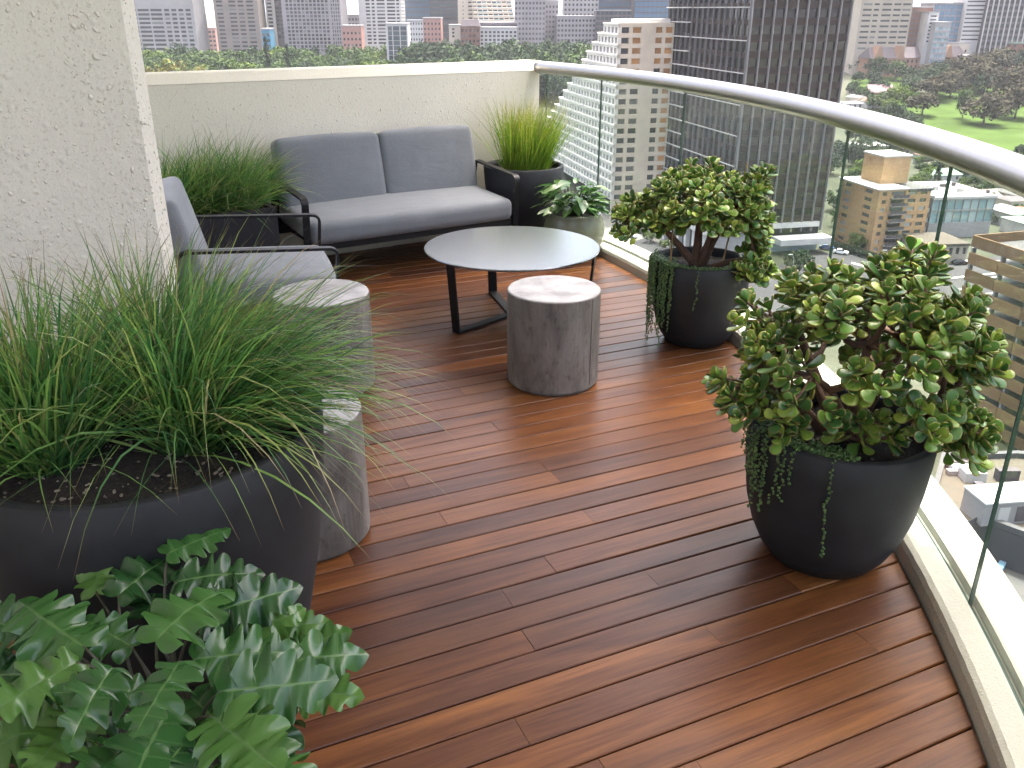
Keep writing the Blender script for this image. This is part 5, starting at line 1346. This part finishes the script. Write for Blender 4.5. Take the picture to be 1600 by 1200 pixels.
TM['conifer'] = [(crown_mesh(300, 'leaf_dark', 60, 16, True, 0.06), trunk_mesh(9, True))]
TM['street'] = [(crown_mesh(310 + i, m, 34, 24, False, 0.07), trunk_mesh(i)) for i, m in enumerate(('leaf_bright', 'leaf_green'))]
trr = random.Random(55)
def tree(x, y, h, w, kind, label, group=None, name='tree', cat='tree'):
    t = tag(empty(name, (x, y, terrain(x, y) - 0.1), trr.uniform(0, 6.28)), label, cat, group)
    c, k = trr.choice(TM[kind])
    ob('crown', c, t, scale=(w, w, h)); ob('trunk', k, t, scale=(w * 0.8, w * 0.8, h))
    return t
BACK = [(306, 'the light grey office slab'), (338, 'the low pink roofed block'), (406, 'the brown concrete tower'), (445, 'the blue sheeted building'), (534, 'the broad grid fronted office'), (566, 'the small salmon building'), (604, 'the tall pale tower'), (640, 'the dark glass block'), (690, 'the pink block'), (720, 'the small cream block'), (750, 'the mansard block'), (808, 'the white framed office'), (852, 'the mauve stepped office'), (930, 'the broad mauve office'), (2000, 'the hotel')]
LOOK = {'leaf_green': 'mid green', 'leaf_bright': 'bright green', 'leaf_dark': 'dark green'}
def belt(u0, u1, y0, y1, step, kinds, hr, label, group):
    y = y0; row = 0
    while y <= y1:
        xa, xb = pt(u0, 95, y).x, pt(u1, 95, y).x; x = xa + trr.uniform(0, step)
        while x < xb:
            h = trr.uniform(*hr); w = h * trr.uniform(0.85, 1.15); kd = trr.choice(kinds)
            u = proj(Vector((x, y, -30)))[0]; bk = next(n_ for lim, n_ in BACK if u < lim)
            size = 'small' if h < hr[0] + (hr[1] - hr[0]) * 0.33 else ('tall' if h > hr[0] + (hr[1] - hr[0]) * 0.67 else 'middling')
            tree(x, y + trr.uniform(-5, 5), h, w, kd, '%s %s tree %s below %s' % (size, LOOK[kd], ['nearest the parapet', 'in the second row', 'in the middle row', 'in the fourth row', 'in the fifth row', 'in the sixth row', 'in the back row'][min(row, 6)], bk), group); x += step * trr.uniform(0.75, 1.25)
        y += step * 1.35; row += 1
belt(215, 600, 545, 672, 12.5, ['leaf_green', 'leaf_green', 'leaf_green', 'leaf_dark', 'leaf_bright'], (18, 24), 'leafy green tree in the belt above the parapet, left of the dark glass block', 'trees of the left park belt')
belt(622, 926, 545, 672, 12.5, ['leaf_dark', 'leaf_green', 'leaf_dark', 'leaf_dark'], (21, 29), 'dark green tree in the dense belt above the parapet, left of the hotel', 'trees of the middle park belt')
for (u, v, Yt, h, w), wh_ in zip(((262, 90, 545, 17, 26), (312, 99, 540, 15, 20), (236, 99, 535, 15, 18)), ('largest', 'rightmost', 'leftmost')):
    p = pt(u, v, Yt); tree(p.x, Yt, p.z - terrain(0, Yt), w, 'leaf_yellow', '%s of the broad yellow flowering trees above the parapet beside the pillar' % wh_, 'yellow flowering trees by the pillar')
for u, v, lab in ((414, 58, 'dark upright conifer left of the grid office'), (447, 69, 'slim dark conifer in front of the grid office')):
    p = pt(u, v, 575); tree(p.x, 575, p.z - terrain(0, 575), 13, 'conifer', lab, None, 'conifer_tree')
# park and valley trees: (u, v of the foot, height and width in photo pixels, kind)
PT = [(1338, 116, 26, 34, 'leaf_green'), (1368, 122, 34, 42, 'leaf_green'), (1398, 126, 32, 36, 'leaf_green'), (1425, 128, 22, 40, 'leaf_dark'), (1452, 124, 26, 50, 'leaf_fig'), (1485, 124, 24, 40, 'leaf_dark'),
      (1515, 128, 44, 56, 'leaf_fig'), (1552, 122, 46, 60, 'leaf_fig'), (1590, 118, 40, 50, 'leaf_dark'), (1462, 158, 42, 62, 'leaf_fig'), (1484, 152, 44, 54, 'leaf_fig'), (1528, 146, 48, 60, 'leaf_fig'), (1570, 158, 54, 62, 'leaf_fig'), (1605, 150, 52, 60, 'leaf_fig'),
      (1400, 172, 40, 40, 'leaf_bright'), (1388, 180, 28, 26, 'leaf_bright'), (1440, 182, 36, 56, 'leaf_fig'), (1503, 186, 48, 28, 'leaf_green'), (1536, 196, 50, 72, 'leaf_fig'), (1585, 186, 56, 66, 'leaf_fig'), (1425, 150, 30, 40, 'leaf_dark'),
      (1340, 130, 18, 24, 'leaf_dark'), (1345, 152, 18, 22, 'leaf_green'), (1420, 140, 24, 34, 'leaf_dark')]
KN = {'leaf_fig': 'brownish fig tree', 'leaf_green': 'mid green tree', 'leaf_dark': 'dark green tree', 'leaf_bright': 'bright green round tree'}
PL = ['beside the dark tower edge, highest', 'under the left gable', 'under the second gable', 'under the middle of the institution', 'under the third gable', 'under the right gable', 'below the dark modern wing', 'below the copper domes', 'before the red brick hall', 'at the top left of the lawn', 'touching its left neighbour at the lawn top', 'in the middle of the upper lawn', 'on the upper right of the lawn', 'cut by the right edge of the photo, upper', 'right of the small valley roofs', 'smallest and nearest the handrail', 'low and wide at the left of the open lawn', 'slim, left of the broadest fig', 'broadest, alone on the open lawn', 'cut by the right edge of the photo, lower', 'behind the bright round tree', 'tiny, beside the tower edge', 'low, left of the purple roof', 'behind the purple roof']
for (u, v, hp_, wp_, kd), pl in zip(PT, PL):
    p = gp(u, v); sc = (p.y * CP + 60 * SP) / FPX
    tree(p.x, p.y, hp_ * sc * 1.04, wp_ * sc, kd, '%s %s' % (KN[kd], pl), 'trees round the park lawn')
VT = [(1336, 262, 46, 30, 'leaf_dark', 'tall dark tree beside the right edge of the dark tower'), (1352, 285, 38, 52, 'leaf_bright', 'bright green tree behind the orange apartments'), (1330, 300, 40, 30, 'leaf_green', 'green tree between the dark tower and the orange apartments'), (1402, 246, 40, 44, 'leaf_dark', 'dark tree right of the white building with upright windows'), (1335, 225, 34, 36, 'leaf_green', 'green tree under the handrail beside the dark tower'), (1362, 225, 30, 40, 'leaf_green', 'green tree behind the white building with upright windows'), (1400, 258, 22, 20, 'leaf_yellow', 'small yellow green tree above the orange apartments'),
      (1462, 296, 42, 34, 'conifer', 'dark pointed conifer between the orange apartments and the glazed building'), (1385, 436, 34, 40, 'leaf_dark', 'dark shrubby tree in front of the orange apartments'), (1420, 440, 34, 40, 'leaf_dark', 'dark tree at the right corner of the orange apartments'), (1452, 432, 40, 38, 'leaf_green', 'green tree before the terrace shops'), (1338, 392, 30, 40, 'leaf_bright', 'pale bush at the left foot of the orange apartments'), (1490, 366, 24, 34, 'leaf_green', 'green tree in front of the glazed building'), (1520, 362, 22, 34, 'leaf_dark', 'dark tree at the right end of the glazed building'),
      (1245, 432, 46, 46, 'leaf_dark', 'dusky street tree below the tower canopy'), (986, 358, 24, 24, 'street', 'thin pale street tree beside the glazed pot'), (1016, 380, 24, 28, 'street', 'small pale green street tree left of the jade trunk'), (1040, 392, 20, 22, 'street', 'small street tree near the jade trunk'), (962, 352, 18, 18, 'street', 'tiny street tree at the foot of the hotel'), (1540, 300, 20, 30, 'leaf_green', 'green tree behind the glazed building roof'), (1590, 285, 22, 32, 'leaf_dark', 'dark tree below the handrail at the far right'), (1450, 262, 24, 30, 'leaf_dark', 'dark tree below the handrail joint'), (1500, 480, 26, 44, 'leaf_bright', 'bright green crown of a street tree just behind the near jade'), (1440, 466, 26, 40, 'leaf_bright', 'bright street tree just above the near jade leaves'), (1600, 440, 22, 30, 'leaf_bright', 'small bright tree beside the car park')]
for u, v, hp_, wp_, kd, lab in VT:
    p = gp(u, v); sc = (p.y * CP + 66 * SP) / FPX; tree(p.x, p.y, hp_ * sc * 1.05, wp_ * sc, kd, lab)
vrr = random.Random(91)
AREAS = [((1294, 1338, 250, 384), 12, ['leaf_dark', 'leaf_green', 'leaf_dark'], 'tree between dark tower and orange apartments', (26, 40)), ((1326, 1425, 196, 262), 26, ['leaf_dark', 'leaf_green', 'leaf_dark'], 'tree on the slope beside the dark tower', (26, 42)), ((1425, 1640, 236, 300), 26, ['leaf_dark', 'leaf_green', 'leaf_bright'], 'tree among the valley roofs', (16, 28)), ((1540, 1640, 300, 360), 9, ['leaf_green', 'leaf_dark'], 'tree behind the car park', (16, 24)), ((1326, 1420, 128, 176), 12, ['leaf_dark', 'leaf_green'], 'tree among roofs beside the dark tower', (16, 26)), ((1410, 1600, 118, 150), 12, ['leaf_fig', 'leaf_dark'], 'tree at the upper park edge', (30, 44)), ((900, 1060, 335, 372), 7, ['street'], 'street tree near the hotel', (14, 20))]
for (u0, u1, v0, v1), n_, kinds, lab, hr_ in AREAS:
    for i in range(n_):
        u, v = vrr.uniform(u0, u1), vrr.uniform(v0, v1); kd = vrr.choice(kinds); p = gp(u, v); sc = (p.y * CP + 64 * SP) / FPX; hh = vrr.uniform(*hr_)
        pre = {'leaf_dark': 'dark green', 'leaf_green': 'mid green', 'leaf_bright': 'bright green', 'leaf_fig': 'brownish', 'street': 'pale'}[kd]
        f_ = (u - u0) / (u1 - u0); g_ = (v - v0) / (v1 - v0); k_ = (hh - hr_[0]) / (hr_[1] - hr_[0])
        pos = ('upper ' if g_ < 0.5 else 'lower ') + ('left' if f_ < 0.34 else 'middle' if f_ < 0.67 else 'right')
        tree(p.x, p.y, hh * sc, hh * vrr.uniform(0.9, 1.25) * sc, kd, '%s %s %s, %s' % ('small' if k_ < 0.34 else 'middling' if k_ < 0.67 else 'large', pre, lab, pos), 'trees of the valley')
def hedge_mesh():
    rr = random.Random(4); vs, fs, rn = [], [], []
    for i in range(2200):
        p = Vector((rr.uniform(-0.5, 0.5), rr.uniform(-0.5, 0.5), rr.uniform(0, 1) ** 0.5)); n = Vector((rr.gauss(0, 1), rr.gauss(0, 1), rr.gauss(0.4, 1))).normalized(); u = n.cross(Vector((.3, .5, .8))).normalized(); w = n.cross(u); b = len(vs)
        S = lambda q: Vector((q.x / 34, q.y / 2.2, q.z / 2.2)); s = 0.3
        vs += [p + S(u) * s, p + S(w) * s, p - S(u) * s, p - S(w) * s]; fs.append((b, b + 1, b + 2, b + 3)); rn += [rr.random()] * 4
    return mesh_of('hedge', vs, fs, M['leaf_dark'], False, {'rnd': rn})
a_, b_ = gp(1302, 388), gp(1372, 410)
hd = ob('hedge', hedge_mesh(), None, ((a_.x + b_.x) / 2, (a_.y + b_.y) / 2, a_.z), (0, 0, math.atan2(b_.y - a_.y, b_.x - a_.x)), ((b_ - a_).length, 2.4, 2.0)); tag(hd, 'long clipped green hedge along the foot of the orange apartments', 'hedge')

# ---- small plant on the roofs below, road lines
crr = random.Random(17)
def clutter(root, P0, e, n, W, D, z, k):
    for i in range(k):
        s0, d0 = crr.uniform(0.08, 0.85) * W, crr.uniform(0.1, 0.85) * D; w, d, h = crr.uniform(0.6, 2.4), crr.uniform(0.6, 1.8), crr.uniform(0.4, 1.3)
        mb = MB(); mb.fbox(P0 - root.location.xy.to_3d(), e, n, s0, s0 + w, -d0 - d, -d0, z - root.location.z, z - root.location.z + h); mb.obj('roof_vent', M[crr.choice(['conc_white', 'conc_grey', 'slate'])], root)
for r_, lab_ in [(o, o['label']) for o in list(scene.objects) if o.parent is None and o.get('label', '').startswith(('modern building with white', 'building with a wide tan', 'low grey service', 'pale blue painted', 'tan panelled'))]:
    if lab_.startswith('modern'): clutter(r_, r_.location.xy.to_3d(), Vector((math.cos(R(8)), math.sin(R(8)), 0)), Vector((math.sin(R(8)), -math.cos(R(8)), 0)), 26, 22, pt(1500, 312, 282).z + 0.82, 12)
    if lab_.startswith('building with'): clutter(r_, r_.location.xy.to_3d() - Vector((6, 0, 0)), Vector((1, 0, 0)), Vector((0, -1, 0)), 12, 8, -45.94, 7)
    if lab_.startswith('low grey'): clutter(r_, r_.location.xy.to_3d() - Vector((3, -1, 0)), Vector((1, 0, 0)), Vector((0, -1, 0)), 6, 3, -51.94, 5)
for pix in ([(1240, 447), (1243, 446), (1420, 441), (1420, 442)], [(1430, 441), (1430, 442), (1590, 425), (1590, 424)], [(1330, 412), (1331, 411), (1400, 430), (1399, 431)]):
    q = sheet('road_line', pix, M['paint'], 0.13)
# ---- cars and lamps
def car_paint(n, c): M[n] = mat_plain(n, c, 0.25, 0, 0.02, 1)
for n, c in (('car_white', (0.75, 0.75, 0.75)), ('car_blue', (0.06, 0.10, 0.22)), ('car_black', (0.015, 0.015, 0.018)), ('car_silver', (0.45, 0.46, 0.48))): car_paint(n, c)
M['tyre'] = mat_plain('tyre_rubber', (0.015, 0.015, 0.015), 0.8)
M['carglass'] = mat_plain('car_glass', (0.02, 0.025, 0.03), 0.08)
def car(u, v, rz, paint, label, group='cars on the street'):
    p = gp(u, v); t = tag(empty('parked_car', (p.x, p.y, p.z + 0.16), rz), label, 'car', group)
    prof = [(-2.2, 0.32), (-2.2, 0.75), (-2.05, 0.95), (-1.2, 1.0), (1.0, 0.98), (1.95, 0.86), (2.2, 0.66), (2.2, 0.32)]
    mb = MB(); k = len(prof); mb.v += [Vector((x, -0.88, z)) for x, z in prof] + [Vector((x, 0.88, z)) for x, z in prof]; mb.f += [tuple(range(k)), tuple(reversed(range(k, 2 * k)))] + [(i, k + i, k + (i + 1) % k, (i + 1) % k) for i in range(k)]; mb.obj('body', M[paint], t)
    mb = MB(); mb.hexa([(-1.7, -.8, 0.985), (1.05, -.8, 0.985), (1.05, .8, 0.985), (-1.7, .8, 0.985), (-1.1, -.66, 1.42), (0.3, -.66, 1.42), (0.3, .66, 1.42), (-1.1, .66, 1.42)]); mb.obj('cabin_glass', M['carglass'], t)
    mb = MB(); mb.box(-1.08, 0.28, -.65, .65, 1.423, 1.46); mb.obj('cabin_roof', M[paint], t)
    for x in (-1.35, 1.35):
        for y in (-0.8, 0.8): mb = MB(); mb.tube([(x, y - 0.11, 0.32), (x, y + 0.11, 0.32)], 0.32, 12); mb.obj('wheel', M['tyre'], t)
car(1313, 398, R(-32), 'car_white', 'white car on the street in front of the orange apartments')
car(1291, 391, R(-28), 'car_blue', 'blue car beside the tower canopy')
car(1499, 414, R(8), 'car_black', 'black car at the street corner by the car park')
car(1519, 412, R(8), 'car_white', 'white car half behind the car park')
car(1500, 462, R(70), 'car_white', 'white car on the road just above the near jade')
car(1425, 448, R(5), 'car_silver', 'silver car on the road before the terrace shops')
car(1003, 366, R(-40), 'car_black', 'black car near the small street trees left of the jade')
car(986, 372, R(-40), 'car_silver', 'silver car on the pale street beside the glazed pot')
M['lamp_metal'] = mat_plain('lamp_metal', (0.35, 0.36, 0.37), 0.4, 0.6, 0.05, 2)
for u, v, h, lab in ((1376, 462, 12, 'tall thin street lamp before the orange apartments'), (977, 352, 10, 'street lamp at the foot of the hotel'), (1232, 470, 12, 'street lamp pole beside the dusky street tree')):
    p = gp(u, v); t = tag(empty('street_lamp', p), lab, 'street lamp', 'street lamps below')
    mb = MB(); mb.tube([(0, 0, 0), (0, 0, h * 0.9), (-0.5, 0, h)], [0.13, 0.09, 0.07], 8); mb.obj('pole', M['lamp_metal'], t)
    mb = MB(); mb.box(-1.5, -0.45, -0.2, 0.2, h - 0.02, h + 0.14); mb.obj('lamp_head', M['lamp_metal'], t)

# ---- hazy air over the city
mh = bpy.data.materials.new('haze_air'); mh.use_nodes = True
hn, hl = mh.node_tree.nodes, mh.node_tree.links
hn.remove(hn['Principled BSDF'])
pv = hn.new('ShaderNodeVolumePrincipled'); pv.inputs['Color'].default_value = (0.86, 0.92, 1.0, 1); pv.inputs['Density'].default_value = 0.00006; pv.inputs['Anisotropy'].default_value = 0.3
hl.new(pv.outputs[0], hn['Material Output'].inputs['Volume'])
mb = MB(); mb.box(-9500, 9500, -3500, 14500, -70, 82); tag(mb.obj('haze', mh), kind='stuff')
